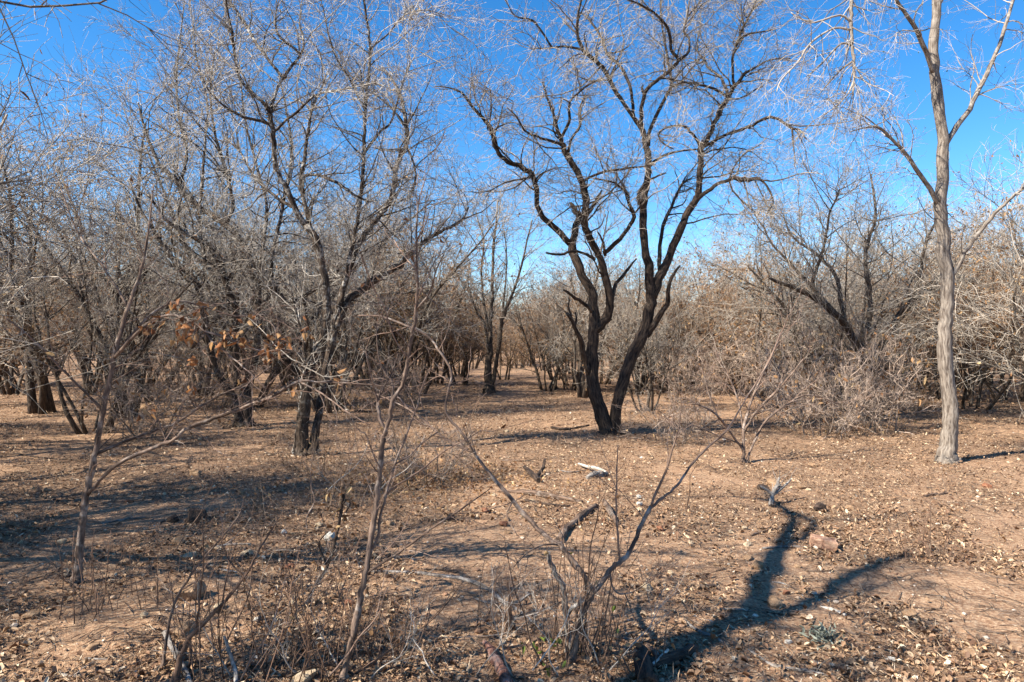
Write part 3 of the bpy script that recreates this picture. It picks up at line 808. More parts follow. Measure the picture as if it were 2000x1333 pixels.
def stalks(name, label, px, py, n, spread, hmin, hmax, material, seed, lean=.18, side=.6, r=.003, twn=3, leaf=0, leafm=None, group=None, cat='weed'):
    """a tuft of thin dry stalks, each stalk a part"""
    b0 = G(px, py)
    root = thing(name, label, cat, b0, group)
    g = np.random.default_rng(seed)
    ends = []
    for k in range(n):
        a = g.uniform(0, 6.28); q = spread * math.sqrt(g.uniform(0, 1))
        x, y = b0[0] + q * math.cos(a), b0[1] + q * math.sin(a) * .8
        h = g.uniform(hmin, hmax)
        d = unit(np.array([g.normal(0, lean) + .3 * math.cos(a) * lean, g.normal(0, lean), 1.]))
        K = 8
        pts = [np.array([x, y, float(gz(x, y)) - .02])]
        for s_ in range(K - 1):
            d = unit(d + g.normal(0, .06, 3)); pts.append(pts[-1] + d * h / (K - 1))
        pts = np.array(pts); R = r * g.uniform(.6, 1.3) * np.linspace(1, .4, K)
        ac = Acc(); ac.tubes(pts[None], R[None], 5, .05, g, cap=True)
        m_ = int(g.poisson(twn))
        if m_:
            Pc, Rc = grow(pts[None], R[None], m_, .3, side, .04, h * .45, 4, .15, (0, 0, .05), .6, .0009, .002, g)
            ac.tubes(Pc, Rc, 3, 0, g)
            ends.append(Pc)
        ends_ = pts
        ac.obj('stalk', material, root, b0)
    if leaf and ends:
        L_ = [q for q in np.concatenate([e for e in ends])]
        g2 = g
        k = g2.integers(0, len(L_), leaf)
        p = np.array([L_[i][g2.integers(2, 5)] for i in k])
        ac = Acc(); ac.leaves(p, g2.normal(size=(leaf, 3)) + np.array([0, 0, -.4]), g2.normal(size=(leaf, 3)), g2.uniform(.02, .045, leaf), g2.uniform(.012, .024, leaf), g=g2)
        ac.obj('leaves', leafm or M['drying'], root, b0, stuff=True)
    return root


stalks('stalk_tuft', 'dense tuft of thin brown stalks around the foot of the coppiced shrub', 1120, 1280, 40, .17, .15, .75, M['weed'], 41, .2, leaf=26)
stalks('stalk_tuft', 'tangle of reddish brown stalks beside the pinkish sapling', 600, 1300, 26, .26, .2, .72, M['weed'], 42, .34, twn=4, leaf=14)
stalks('stalk_tuft', 'thin twiggy stalks leaning over the large broken tan boulder', 470, 1325, 14, .28, .25, .8, M['weed'], 142, .36, twn=5, leaf=8)
stalks('stalk_tuft', 'pale thin stalks under the arm of the leafy sapling', 560, 1010, 16, .4, .2, .5, M['brown'], 143, .3, twn=5, leaf=6)
stalks('stalk_tuft', 'pale twiggy stalks between lichened tree and pinkish sapling', 700, 985, 26, .55, .25, .7, M['brown'], 144, .35, twn=7, leaf=20)
stalks('stalk_tuft', 'twiggy stalks crowding the foot of the pinkish sapling', 690, 1315, 12, .22, .2, .6, M['weed'], 145, .34, twn=4, leaf=8)
stalks('stalk_tuft', 'twiggy stalks along the charred log', 1215, 1310, 14, .2, .1, .35, M['weed'], 146, .35, twn=4, leaf=12)
stalks('stalk_tuft', 'twiggy stalks around the heap behind the sapling', 840, 935, 30, .6, .25, .8, M['brown'], 147, .4, twn=8, leaf=60)
stalks('stalk_tuft', 'thin stalks standing before the forked dark tree', 1120, 930, 12, .5, .2, .6, M['brown'], 148, .2, twn=4, leaf=6)
stalks('stalk_tuft', 'sparse upright brown stalks in front of the grey fallen branch', 965, 1225, 20, .16, .2, .42, M['weed'], 43, .1, twn=2)
stalks('stalk_tuft', 'few thin leafless stalks on soil right of the coppiced shrub', 1185, 1240, 11, .14, .15, .45, M['weed'], 44, .14, twn=2, leaf=4, leafm=M['green'])
stalks('stalk_tuft', 'spindly dark stalks left of the long oblique dark stem', 395, 1290, 15, .2, .3, .6, M['weed'], 45, .2, twn=4)
stalks('stalk_tuft', 'loose cluster of short stalks by the two cream stones', 560, 1170, 9, .3, .15, .42, M['weed'], 46, .3, twn=3)
stalks('stalk_tuft', 'low dry stalks at the foot of the lichened tree', 640, 925, 23, .5, .2, .6, M['brown'], 47, .3, twn=5, leaf=12)
stalks('stalk_tuft', 'short reddish stalks between the sapling and the fallen branch', 770, 1290, 17, .25, .15, .45, M['weed'], 48, .25, twn=3, leaf=6)
stalks('stalk_tuft', 'small stalks and sprouting leaves under the coppiced shrub', 1075, 1300, 13, .14, .06, .2, M['weed'], 49, .3, twn=4, leaf=22, leafm=M['green'])
stalks('stalk_tuft', 'dry stalks growing among litter outside the left tree shade', 215, 1180, 23, .3, .2, .6, M['weed'], 50, .22, twn=4)
stalks('stalk_tuft', 'dry stalks standing near the pale-barked tree', 1800, 1090, 20, .3, .2, .5, M['weed'], 51, .22, twn=4)

def shoot(px, py, tx, ty, w, seed, label, m_='weed', dd=.15, cat='shoot'):
    """one thin bare shoot with side twigs, from a ground pixel towards another pixel"""
    T_ = Traced('bare_shoot', label, cat, (px, py), M[m_], seed)
    g_ = T_.g
    n_ = 6
    rows = [(px + (tx - px) * t + g_.normal(0, 5) * t * (1 - t) * 4 + (tx - px) * .12 * math.sin(t * 3.1), py + (ty - py) * t, w * (1 - .75 * t)) for t in np.linspace(0, 1, n_)]
    T_.limb(rows, dd, 'stem', rough=.04)
    T_.crown([dict(n=9, t0=.2, ang=.6, lmin=.06, lmax=.38, seg=5, wob=.14, trop=(0, 0, .05), rfac=.55, rmin=.0012, rmax=.0024, sides=4),
              dict(n=18, t0=.1, ang=.7, lmin=.03, lmax=.16, seg=3, wob=.18, trop=(0, 0, .03), rfac=.6, rmin=.0009, rmax=.0015)])


for k, (a_, b_, c_, d_, w_, lb_, mk_) in enumerate((
        (470, 1330, 560, 1120, 5, 'pale thin shoot rising out of the stalk tangle', 'sapling'), (520, 1325, 470, 1110, 4, 'dark thin shoot leaning over the large boulder', 'weed'),
        (560, 1320, 690, 1090, 4, 'dark shoot leaning towards the pinkish sapling', 'weed'), (610, 1315, 560, 1050, 4, 'upright brown shoot beside the blackened weed', 'weed'),
        (640, 1325, 770, 1120, 5, 'oblique pale shoot crossing the pinkish sapling stem', 'sapling'), (400, 1325, 330, 1140, 4, 'brown shoot leaning over the lumpy boulder', 'weed'),
        (440, 1260, 520, 1010, 3.5, 'long hair-thin shoot over the cream stones', 'weed'), (690, 1320, 900, 1140, 5, 'low oblique shoot reaching towards the fallen grey branch', 'weed'),
        (780, 1325, 850, 1130, 4, 'thin upright shoot between sapling and red wood', 'weed'), (730, 1300, 640, 1060, 4, 'dark shoot leaning behind the pinkish sapling', 'weed'),
        (1060, 1300, 985, 1050, 4, 'thin shoot left of the coppiced shrub', 'weed'), (1150, 1290, 1215, 1040, 4, 'thin dark shoot right of the coppiced shrub', 'weed'),
        (1105, 1290, 1100, 990, 4, 'tall thin shoot rising through the coppiced shrub', 'weed'), (1135, 1280, 1170, 930, 4, 'tallest thin shoot in the coppiced shrub', 'weed'),
        (600, 1040, 610, 890, 3, 'lone pale thin shoot in front of the lichened tree', 'sapling'), (1240, 1330, 1180, 1170, 3, 'short shoot beside the charred log', 'weed'),
        (340, 1080, 440, 880, 3, 'pale arching shoot by the dark stones', 'sapling'), (800, 960, 760, 800, 3, 'thin shoot in the twig heap', 'brown'),
        (860, 955, 930, 790, 3, 'thin shoot leaning out of the twig heap', 'brown'), (1340, 1000, 1360, 880, 2.5, 'small shoot under the long arm of the coppiced shrub', 'weed'))):
    shoot(a_, b_, c_, d_, w_, 900 + k, lb_, mk_, (.2, -.2, .3)[k % 3])
for k, (a_, b_, c_, d_, lb_) in enumerate((
        (500, 1300, 620, 1130, 'pale hair-thin shoot crossing the stalk tangle'), (585, 1325, 500, 1160, 'pale shoot leaning left from the stalk tangle'), (450, 1320, 380, 1180, 'pale short shoot beside the mottled grey stick'),
        (660, 1300, 600, 1180, 'pale short shoot left of the pinkish sapling foot'), (720, 1330, 830, 1200, 'pale low shoot right of the pinkish sapling foot'), (850, 1320, 800, 1200, 'pale short shoot by the red wood'),
        (930, 1320, 1010, 1200, 'pale shoot leaning right over the red wood'), (1000, 1320, 960, 1170, 'pale thin shoot between red wood and coppiced shrub'), (1040, 1310, 1130, 1150, 'pale thin shoot crossing the broken stem'),
        (1090, 1320, 1040, 1150, 'pale shoot leaning out of the stalk tuft'), (1170, 1300, 1120, 1130, 'pale shoot leaning left across the coppiced shrub'), (1190, 1310, 1290, 1180, 'pale low shoot over the charred log'),
        (690, 1000, 620, 900, 'pale wispy shoot near the lichened tree'), (740, 960, 830, 850, 'pale wispy shoot before the twig heap'), (640, 960, 720, 860, 'pale wispy shoot right of the lichened tree foot'))):
    shoot(a_, b_, c_, d_, 3.2 if b_ > 1100 else 2.4, 950 + k, lb_, 'pale', (.15, -.15, .1)[k % 3])

# dark stems and sticks at the lower left
T_ = Traced('dark_stem', 'long oblique dark stem with thin side shoots rising over the stones', 'sapling', (343, 1328), M['weed'], 52)
T_.trunk([(343, 1326, 12), (352, 1285, 10), (365, 1255, 10), (385, 1230, 8), (425, 1190, 7), (460, 1150, 6), (485, 1115, 5), (500, 1085, 4), (528, 1040, 3), (545, 1010, 2)], .1)
T_.limb([(384, 1230, 5), (387, 1200, 4), (392, 1150, 3), (398, 1090, 2.5), (395, 1010, 2)], -.1)
T_.limb([(434, 1180, 4), (440, 1140, 3), (450, 1095, 2.5), (462, 1060, 2)], .15)
T_.limb([(372, 1245, 4), (376, 1300, 3), (380, 1325, 2)], -.05)
T_.limb([(478, 1125, 3), (455, 1105, 3), (440, 1080, 2), (430, 1050, 1.5)], .05)
T_.crown([dict(n=26, t0=.25, ang=.7, lmin=.05, lmax=.25, seg=4, wob=.15, trop=(0, 0, .05), rfac=.5, rmin=.0011, rmax=.002)])
T_ = Traced('arching_stem', 'thin arching stem sweeping up beside the broken boulder', 'sapling', (318, 1300), M['sapling'], 53)
T_.trunk([(318, 1298, 7), (328, 1230, 6), (340, 1180, 6), (365, 1135, 5), (395, 1095, 5), (425, 1060, 4), (450, 1030, 4), (470, 1000, 3), (476, 975, 2)], .1)
T_.limb([(355, 1152, 4), (390, 1130, 3), (402, 1105, 3), (418, 1090, 2)], -.1)
T_.crown([dict(n=18, t0=.3, ang=.7, lmin=.05, lmax=.3, seg=4, wob=.15, trop=(0, 0, .05), rfac=.5, rmin=.0011, rmax=.002)])
T_ = Traced('curled_weed', 'blackened dry weed with a curled leafy head', 'weed', (600, 1180), M['darkwood'], 54)
T_.trunk([(600, 1178, 7), (612, 1150, 7), (636, 1112, 7), (652, 1065, 6), (664, 1015, 6), (668, 985, 6), (672, 965, 4)], .05)
T_.limb([(640, 1105, 5), (628, 1080, 4), (622, 1060, 3), (640, 1040, 2)], -.1)
T_.limb([(668, 985, 4), (680, 975, 4), (684, 985, 3), (676, 1000, 3)], -.05)
T_.limb([(670, 972, 4), (660, 960, 3), (652, 962, 2)], .05)
q = T_.crown([dict(n=14, t0=.6, ang=.9, lmin=.03, lmax=.12, seg=4, wob=.3, trop=(0, 0, -.1), rfac=.5, rmin=.0012, rmax=.003)])
T_.foliage(q[1], 22, (.03, .06), (.015, .03), M['drying'], 'leaf_head', droop=1.2)

# the shrub off to the left that holds orange leaves
S3 = Traced('leafy_sapling', 'spreading pale sapling holding clusters of curled orange dead leaves', 'sapling', (150, 1135), M['sapling'], 34)
S3.trunk([(150, 1133, 17), (158, 1050, 15), (170, 960, 14), (190, 870, 12), (205, 780, 11), (225, 690, 10), (250, 600, 8), (275, 530, 6), (290, 450, 4), (300, 360, 2)], .1, rough=.045)
S3.limb([(168, 970, 10), (220, 915, 9), (280, 882, 9), (334, 862, 8), (365, 838, 8), (420, 817, 8), (480, 795, 7), (540, 770, 7), (583, 746, 6), (624, 747, 4), (700, 750, 3), (770, 756, 2)], -.2, rough=.045)
S3.limb([(185, 890, 8), (250, 860, 7), (310, 840, 6), (344, 826, 6), (414, 781, 5), (485, 747, 4), (530, 715, 2)], .4)
S3.limb([(222, 700, 8), (280, 640, 7), (330, 615, 6), (375, 630, 6), (400, 650, 5), (420, 672, 5), (455, 700, 4), (490, 730, 3), (520, 760, 2)], -.3)
S3.limb([(400, 648, 5), (440, 660, 4), (480, 677, 4), (510, 685, 4), (545, 668, 3), (580, 662, 2)], .1)
S3.limb([(540, 668, 3), (538, 645, 3), (528, 630, 2), (515, 625, 1.5)], 0)
S3.limb([(228, 690, 6), (290, 620, 5), (345, 590, 4), (400, 600, 3), (460, 618, 3), (520, 615, 2), (560, 630, 1.5)], .4)
S3.limb([(585, 746, 4), (630, 770, 4), (670, 800, 3), (720, 830, 2)], -.2)
S3.limb([(624, 747, 4), (660, 745, 4), (700, 752, 3), (740, 752, 2)], .2)
S3.limb([(660, 750, 3), (700, 770, 3), (740, 800, 2), (760, 825, 1.5)], 0)
S3.limb([(250, 600, 6), (200, 520, 5), (150, 450, 4), (120, 370, 3)], .3)
S3.limb([(200, 800, 6), (120, 720, 5), (60, 660, 4), (10, 620, 3)], -.3)
lvs = S3.crown([
    dict(n=190, t0=.2, ang=.75, lmin=.1, lmax=.55, seg=5, wob=.18, trop=(0, 0, -.02), rfac=.5, rmin=.0018, rmax=.0035, sides=4),
    dict(n=900, t0=.1, ang=.8, lmin=.04, lmax=.24, seg=3, wob=.2, trop=(0, 0, -.02), rfac=.6, rmin=.0012, rmax=.002)])
for cx, cy, n_, sp in ((362, 640, 30, 17), (350, 600, 12, 14), (452, 655, 20, 14), (426, 672, 8, 8), (545, 668, 18, 13), (600, 640, 5, 10), (655, 745, 5, 10), (470, 760, 4, 12), (290, 800, 6, 14), (500, 630, 6, 14), (400, 600, 6, 16), (525, 695, 8, 7), (378, 703, 8, 6), (475, 665, 8, 6), (375, 760, 4, 5), (515, 672, 8, 7), (575, 755, 4, 4), (300, 632, 12, 10)):
    g = S3.g
    pp = np.array([P(cx + g.normal(0, sp), cy + g.normal(0, sp), S3.d + g.normal(-.1, .12)) for _ in range(n_)])
    ac = Acc(); ac.leaves(pp, g.normal(0, .5, (n_, 3)) + np.array([0, 0, -1]), g.normal(size=(n_, 3)), g.uniform(.03, .062, n_), g.uniform(.016, .034, n_), .5, .5, g)
    c0 = P(cx, cy - 4, S3.d - .1)
    tw = np.array([[c0, pp[i] * .5 + c0 * .5 + g.normal(0, .01, 3), pp[i]] for i in range(n_)])
    cl = ac.obj('leaf_cluster', M['orange'], S3.root, S3.org, stuff=True)
    q = np.array(S3.px); k = np.argmin((q[:, 0] - cx) ** 2 + (q[:, 1] - cy) ** 2)
    j0 = P(*q[k])
    ac = Acc(); ac.tubes(tw, np.full((n_, 3), .0012), 3, 0, g)
    ac.tubes(np.array([[j0, (j0 + c0) / 2 + g.normal(0, .02, 3), c0]]), np.array([[.003, .0025, .002]]), 4, 0, g)
    ac.obj('twigs', S3.m, S3.root, S3.org, stuff=True)

S4 = Traced('slim_shrub', 'slim pale shrub with straight oblique shoots on the open soil', 'shrub', (1452, 905), M['sapling'], 35)
S4.trunk([(1452, 903, 8), (1452, 870, 7), (1453, 838, 7), (1463, 795, 6), (1490, 730, 5), (1524, 656, 4), (1540, 615, 2)], .2)
S4.limb([(1453, 845, 6), (1477, 805, 6), (1510, 771, 5), (1541, 737, 4), (1570, 700, 2)], -.4)
S4.trunk([(1458, 902, 5), (1470, 868, 5), (1500, 818, 5), (1558, 778, 4), (1591, 773, 3), (1640, 790, 2)], .4)
S4.limb([(1452, 880, 6), (1439, 862, 5), (1399, 811, 5), (1370, 793, 4), (1345, 789, 2)], -.5)
S4.limb([(1405, 820, 4), (1392, 790, 4), (1379, 751, 3), (1370, 720, 2)], 0)
S4.limb([(1453, 850, 4), (1445, 800, 4), (1430, 750, 3), (1400, 700, 2)], .4)
S4.limb([(1440, 865, 4), (1400, 850, 3), (1350, 830, 3), (1300, 825, 2)], -.5)
S4.crown([
    dict(n=80, t0=.2, ang=.6, lmin=.2, lmax=.8, seg=5, wob=.14, trop=(0, 0, .04), rfac=.55, rmin=.003, rmax=.005, sides=4),
    dict(n=340, t0=.1, ang=.7, lmin=.1, lmax=.4, seg=3, wob=.18, trop=(0, 0, 0), rfac=.6, rmin=.0022, rmax=.003)])

# ------------------------------------------------------------------ background thicket: prototypes and copies
proto_store = []


def proto(kind, seed):
    """returns (list of (name, mesh, stuff)) in local metres"""
    g = np.random.default_rng(seed)
    parts = []
    if kind == 'tree':       # tall grey bare tree
        ns, h, spread, lean, lv, m, leaf = int(g.integers(2, 5)), g.uniform(5.8, 6.8), .18, .32, (48, 420, 1800, 1200), M['grey'], 160
        r0 = .085
    elif kind == 'leafy':    # leafy brown bush
        ns, h, spread, lean, lv, m, leaf = int(g.integers(6, 10)), g.uniform(3.7, 4.4), .35, .45, (85, 650, 2200, 0), M['brown'], 2600
        r0 = .046
    elif kind == 'bare':     # pale bare bush
        ns, h, spread, lean, lv, m, leaf = int(g.integers(5, 9)), g.uniform(4.6, 5.4), .3, .4, (80, 650, 2500, 0), M['grey'], 420
        r0 = .052
    elif kind == 'brush':    # low tangle
        ns, h, spread, lean, lv, m, leaf = 14, g.uniform(1.0, 1.4), .3, .75, (90, 560, 1600, 0), M['pinkgrey'], 90
        r0 = .010
    PP, RR = [], []
    for k in range(ns):
        a = k * 6.283 / ns + g.uniform(-.4, .4)
        x, y = spread * math.cos(a) * g.uniform(.2, 1), spread * math.sin(a) * g.uniform(.2, 1)
        d = unit(np.array([math.cos(a) * lean * g.uniform(.3, 1.3), math.sin(a) * lean * g.uniform(.3, 1.3), 1]))
        hh = h * g.uniform(.65, 1.0); K = 11
        p = [np.array([x, y, -.15])]
        for s_ in range(K - 1):
            d = unit(d + g.normal(0, .11, 3) + np.array([0, 0, .02])); p.append(p[-1] + d * hh / (K - 1))
        p = np.array(p); R = r0 * g.uniform(.65, 1.25) * np.linspace(1, .16, K) ** .9
        R[0] *= 1.3
        ac = Acc(); ac.tubes(p[None], R[None], 8 if kind == 'tree' else 6, .07, g, cap=True)
        parts.append(('trunk' if kind == 'tree' else 'stem', ac.mesh('stem', m), False))
        q = resample(p, R); PP.append(q[0]); RR.append(q[1])
    PP, RR = np.stack(PP), np.stack(RR)
    up = {'tree': .05, 'leafy': .0, 'bare': .03, 'brush': -.02}[kind]
    sc = h / 5
    ac = Acc()
    A = grow(PP, RR, lv[0], .22, .75, .7 * sc, 2.1 * sc, 7, .17, (0, 0, up), .6, .007, .02, g)
    ac.tubes(*A, 4, 0, g)
    B = grow(A[0], A[1], lv[1], .12, .75, .3 * sc, 1.15 * sc, 5, .2, (0, 0, up * .6), .6, .005 if kind != 'brush' else .003, .009, g)
    ac.tubes(*B, 3, 0, g)
    D = grow(B[0], B[1], lv[2], .1, .8, .14 * sc, .55 * sc, 3, .24, (0, 0, 0), .65, .0038 if kind != 'brush' else .002, .006, g)
    ac.tubes(*D, 3, 0, g)
    if lv[3]:
        E = grow(D[0], D[1], lv[3], .1, .85, .1, .3, 2, .2, (0, 0, 0), .7, .0032, .004, g)
        ac.tubes(*E, 3, 0, g)
    parts.append(('twigs', ac.mesh('twigs', m), True))
    if leaf:
        i = g.integers(0, len(D[0]), leaf)
        f = g.uniform(.2, 1, leaf)[:, None]
        p = D[0][i, 1] * (1 - f) + D[0][i, 3] * f
        ac = Acc(); ac.leaves(p, g.normal(0, .7, (leaf, 3)) + np.array([0, 0, -.8]), g.normal(size=(leaf, 3)), g.uniform(.04, .085, leaf), g.uniform(.02, .04, leaf), g=g)
        parts.append(('leaves', ac.mesh('leaves', M['drying']), True))
    return parts


NAMES = {'tree': 'bare_tree', 'leafy': 'leafy_bush', 'bare': 'bare_bush', 'brush': 'dry_brush'}
PROTO = {'tree': [proto('tree', 100 + k) for k in range(4)], 'leafy': [proto('leafy', 200 + k) for k in range(4)],
         'bare': [proto('bare', 300 + k) for k in range(4)], 'brush': [proto('brush', 400 + k) for k in range(2)]}
LABEL = {'tree': ('tall grey leafless tree rising out of the background thicket', 'tree', 'bare trees of the thicket'),
         'leafy': ('many-stemmed bush with brown dead leaves in the background thicket', 'bush', 'brown-leaved bushes of the thicket'),
         'bare': ('pale twiggy leafless bush in the background thicket', 'bush', 'leafless bushes of the thicket'),
         'brush': ('low tangle of pale dry twigs on the ground', 'brush', 'low brush')}
spots = []
LAND = [('the leafy sapling', -3.0, 4.6), ('the pinkish sapling', -.8, 3.3), ('the coppiced shrub', .3, 3.5), ('the charred log', .65, 3.3), ('the brick', 2.4, 5.2), ('the split log', .6, 5.8),
        ('the black forked stick', .25, 7.9), ('the grey wood chunk', 1.05, 7.9), ('the lichened tree', -2.8, 9.4), ('the many-stemmed tree', -4.9, 12.7), ('the forked dark tree', 1.7, 11.4),
        ('the slim pale shrub', 3.0, 8.9), ('the pale-barked tree', 5.7, 8.95), ('the leaning dark-limbed tree', 7.7, 14.7), ('the slender tree', -.7, 20.8), ('the dead sprig', 2.5, 6.8), ('the large broken boulder', -2.1, 4.3)]


def near(x, y):
    return min(LAND, key=lambda l: (l[1] - x) ** 2 + (l[2] - y) ** 2)[0]


def sector(x, y):
    u = x / y
    t = [(-.62, 'left of the many-stemmed tree'), (-.345, 'behind the many-stemmed tree'), (-.2, 'behind the lichened tree'), (-.06, 'left of the open lane'), (.05, 'closing the open lane'),
         (.13, 'behind the left dark fork'), (.23, 'behind the right dark fork'), (.36, 'behind the slim pale shrub'), (.5, 'behind the leaning tree'), (.6, 'left of the pale-barked trunk'), (9, 'right of the pale-barked trunk')]
    w = [b for a, b in t if u < a][0]
    r = 'at the thicket edge' if y < 20 else 'inside the thicket' if y < 33 else 'deep in the thicket' if y < 50 else 'far back in the thicket'
    return r + ' ' + w


LOOK = {'tree': 'grey leafless tree', 'leafy': 'brown-leaved bush', 'bare': 'pale leafless bush', 'brush': 'low twig tangle'}
NUM = {2: 'two', 3: 'three', 4: 'four', 5: 'five', 6: 'six', 7: 'seven', 8: 'eight', 9: 'nine', 14: 'many'}


def plant(kind, x, y, s=1., label=None, group=None, var=None, sz=1.):
    ps = PROTO[kind][int(rng.integers(0, len(PROTO[kind]))) if var is None else var]
    lb = LABEL[kind]
    if label is None:
        ns = sum(1 for q in ps if q[0] in ('trunk', 'stem'))
        sz_ = 'short ' if s < .95 else 'big ' if s > 1.12 else ''
        label = f"{sz_}{NUM[ns]}-stemmed {LOOK[kind]} {sector(x, y)}" if y > 7.5 and kind != 'brush' else f"{LOOK[kind]} on the ground near {near(x, y)}" if kind == 'brush' else f"{sz_}{NUM[ns]}-stemmed {LOOK[kind]} beside the viewpoint casting striped shade"
        group = lb[2]
    root = thing(NAMES[kind], label, lb[1], (x, y, float(gz(x, y))), group)
    root.rotation_euler = (0, 0, rng.uniform(0, 6.283))
    root.scale = (s, s, s * sz)
    for nm, me, st in ps:
        o = bpy.data.objects.new(nm, me); C.objects.link(o); o.parent = root
        if st:
            o['kind'] = 'stuff'
    spots.append((x, y))
    return root


def plantpx(kind, px, py, s=1., label=None, **k):
    p = G(px, py)
    return plant(kind, p[0], p[1], s, label, **k)


plantpx('bare', 1262, 806, .62, 'short bush with dark crooked base just behind the forked dark tree', var=0)
plantpx('leafy', 1452, 768, 1.05, 'dense bush with a dark hanging clump of leaves behind the slim pale shrub', var=1)
plantpx('leafy', 1110, 762, .9, 'round brown-leaved bush behind the left trunk of the forked tree', var=2)
plantpx('bare', 1070, 764, .85, 'crooked thin bush between the open lane and the forked tree', var=1)
plantpx('leafy', 987, 739, .8, 'small dark-footed bush standing in the open lane behind the slender tree', var=3)
plantpx('brush', 832, 945, .75, 'low tangled heap of twigs behind the pinkish sapling', var=0)
plantpx('brush', 1310, 868, .8, 'fan of fine pale twigs beside the foot of the forked tree', var=1)
plantpx('brush', 1600, 850, 1.3, 'sprawling pale brush at the edge of the open soil under the leaning tree', var=0)
plantpx('bare', 1620, 800, .95, 'pale dense twig bush beside the leaning dark-limbed tree', var=2)
plantpx('bare', 1560, 770, .9, 'pale bush behind the sprawling brush', var=3)
for px_, py_, s__, lb_ in ((1612, 822, 1.9, 'waist-high pale brush right of the slim pale shrub'), (1652, 790, 2.1, 'dense pale brush under the leaning tree limbs'), (1545, 792, 1.9, 'pale brush between slim shrub and leaning tree'),
                           (1480, 772, 1.8, 'pale brush in front of the hanging leaf clump'), (1395, 775, 1.7, 'fine brush left of the hanging leaf clump'), (1330, 790, 1.2, 'short brush right of the forked dark tree'), (1700, 840, 1.6, 'low brush by the leaning tree foot'),
                           (660, 800, 1.2, 'low brush behind the lichened tree'), (760, 790, 1.3, 'low brush in the shade left of the lane'), (420, 800, 1.3, 'low brush at the many-stemmed tree foot'), (350, 790, 1.6, 'low brush left of the many-stemmed tree foot')):
    plantpx('brush', px_, py_, s__ * .85, lb_, var=int(px_) % 2, sz=1.35)
for x, y, kd, s__ in ((-1.9, 24, 'leafy', 1.0), (2.2, 24.5, 'leafy', 1.0), (3.4, 26, 'leafy', 1.05), (-2.9, 26.5, 'leafy', 1.05), (4.6, 24, 'bare', .9), (1.9, 29, 'leafy', 1.0), (-2.4, 31, 'leafy', 1.0), (5.8, 26.5, 'leafy', 1.0), (1.6, 35, 'bare', 1.0), (.4, 43, 'leafy', 1.1), (-.7, 47, 'leafy', 1.0), (-2.2, 38, 'leafy', 1.1), (3.0, 32, 'leafy', 1.0)):
    plant(kd, x, y, s__)
plantpx('leafy', 700, 745, .9, 'brown-leaved bush behind the lichened tree limb', var=0)
plantpx('leafy', 835, 757, .95, 'dark-stemmed brown-leaved bush left of the open lane', var=2)
plantpx('leafy', 1345, 752, 1.0, 'brown-leaved bush to the right of the forked dark tree', var=3)
for x, y, kd, s in ((-9.8, 9.5, 'tree', 1.05), (-8.2, 14.5, 'tree', 1.1), (-11.5, 13, 'bare', 1.1), (-7.3, 12.0, 'bare', .75), (-6.3, 16.5, 'tree', 1.2), (-4.2, 15.5, 'bare', 1.0),
                    (-9.2, 17.5, 'tree', 1.15), (-3.2, 18.5, 'tree', .95), (9.6, 11.5, 'bare', 1.1), (11.3, 14.5, 'tree', 1.0), (8.3, 17.0, 'tree', .95), (10.2, 18.5, 'bare', 1.1),
                    (6.6, 19.0, 'leafy', 1.1), (-12.8, 16.5, 'leafy', 1.1), (13.5, 17.0, 'leafy', 1.1), (-10.4, 11.3, 'leafy', .8), (5.2, 22, 'leafy', 1.1), (3.7, 20.5, 'bare', .95),
                    (-7.2, 3.9, 'tree', 1.0), (-8.7, 4.9, 'bare', 1.0), (-6.4, 2.6, 'tree', .9), (-9.2, 7.3, 'tree', 1.0), (-6.1, 4.5, 'tree', .95), (-6.0, 6.1, 'tree', .9), (-5.4, 4.9, 'tree', .85), (-7.7, 5.7, 'tree', 1.05), (-10.5, 15.2, 'tree', 1.25), (-5.0, 17.5, 'tree', 1.2), (-6.2, 11.6, 'brush', 1.2), (10.0, 9.6, 'brush', 1.3), (-7.8, 8.6, 'brush', .9)):
    plant(kd, x, y, s)
g = np.random.default_rng(77)
tries = 0
while len(spots) < 330 and tries < 14000:
    tries += 1
    y = 13.5 + 66 * g.uniform(0, 1) ** 1.25
    x = g.uniform(-.82, .82) * (y + 2)
    px = 1000 + x / y * F
    if y < 40 and 905 < px < 1085:
        continue
    if y < 18.5 and 640 < px < 1560 or y < 16 and px > 1500:
        continue
    if px < 760 and y < 19 and min((x - a) ** 2 + (y - b_) ** 2 for a, b_ in spots) < 2.7 ** 2:
        continue
    if min((x - a) ** 2 + (y - b_) ** 2 for a, b_ in spots) < (1.15 + y * .014) ** 2:
        continue
    q = g.uniform()
    left = px < 760
    kd = 'tree' if q < (.5 if left else .26) else 'leafy' if q < (.72 if left else .82) and not (left and y < 18) else 'bare'
    plant(kd, x, y, g.uniform(.85, 1.15) * (1.0 if kd == 'tree' else 1.08))

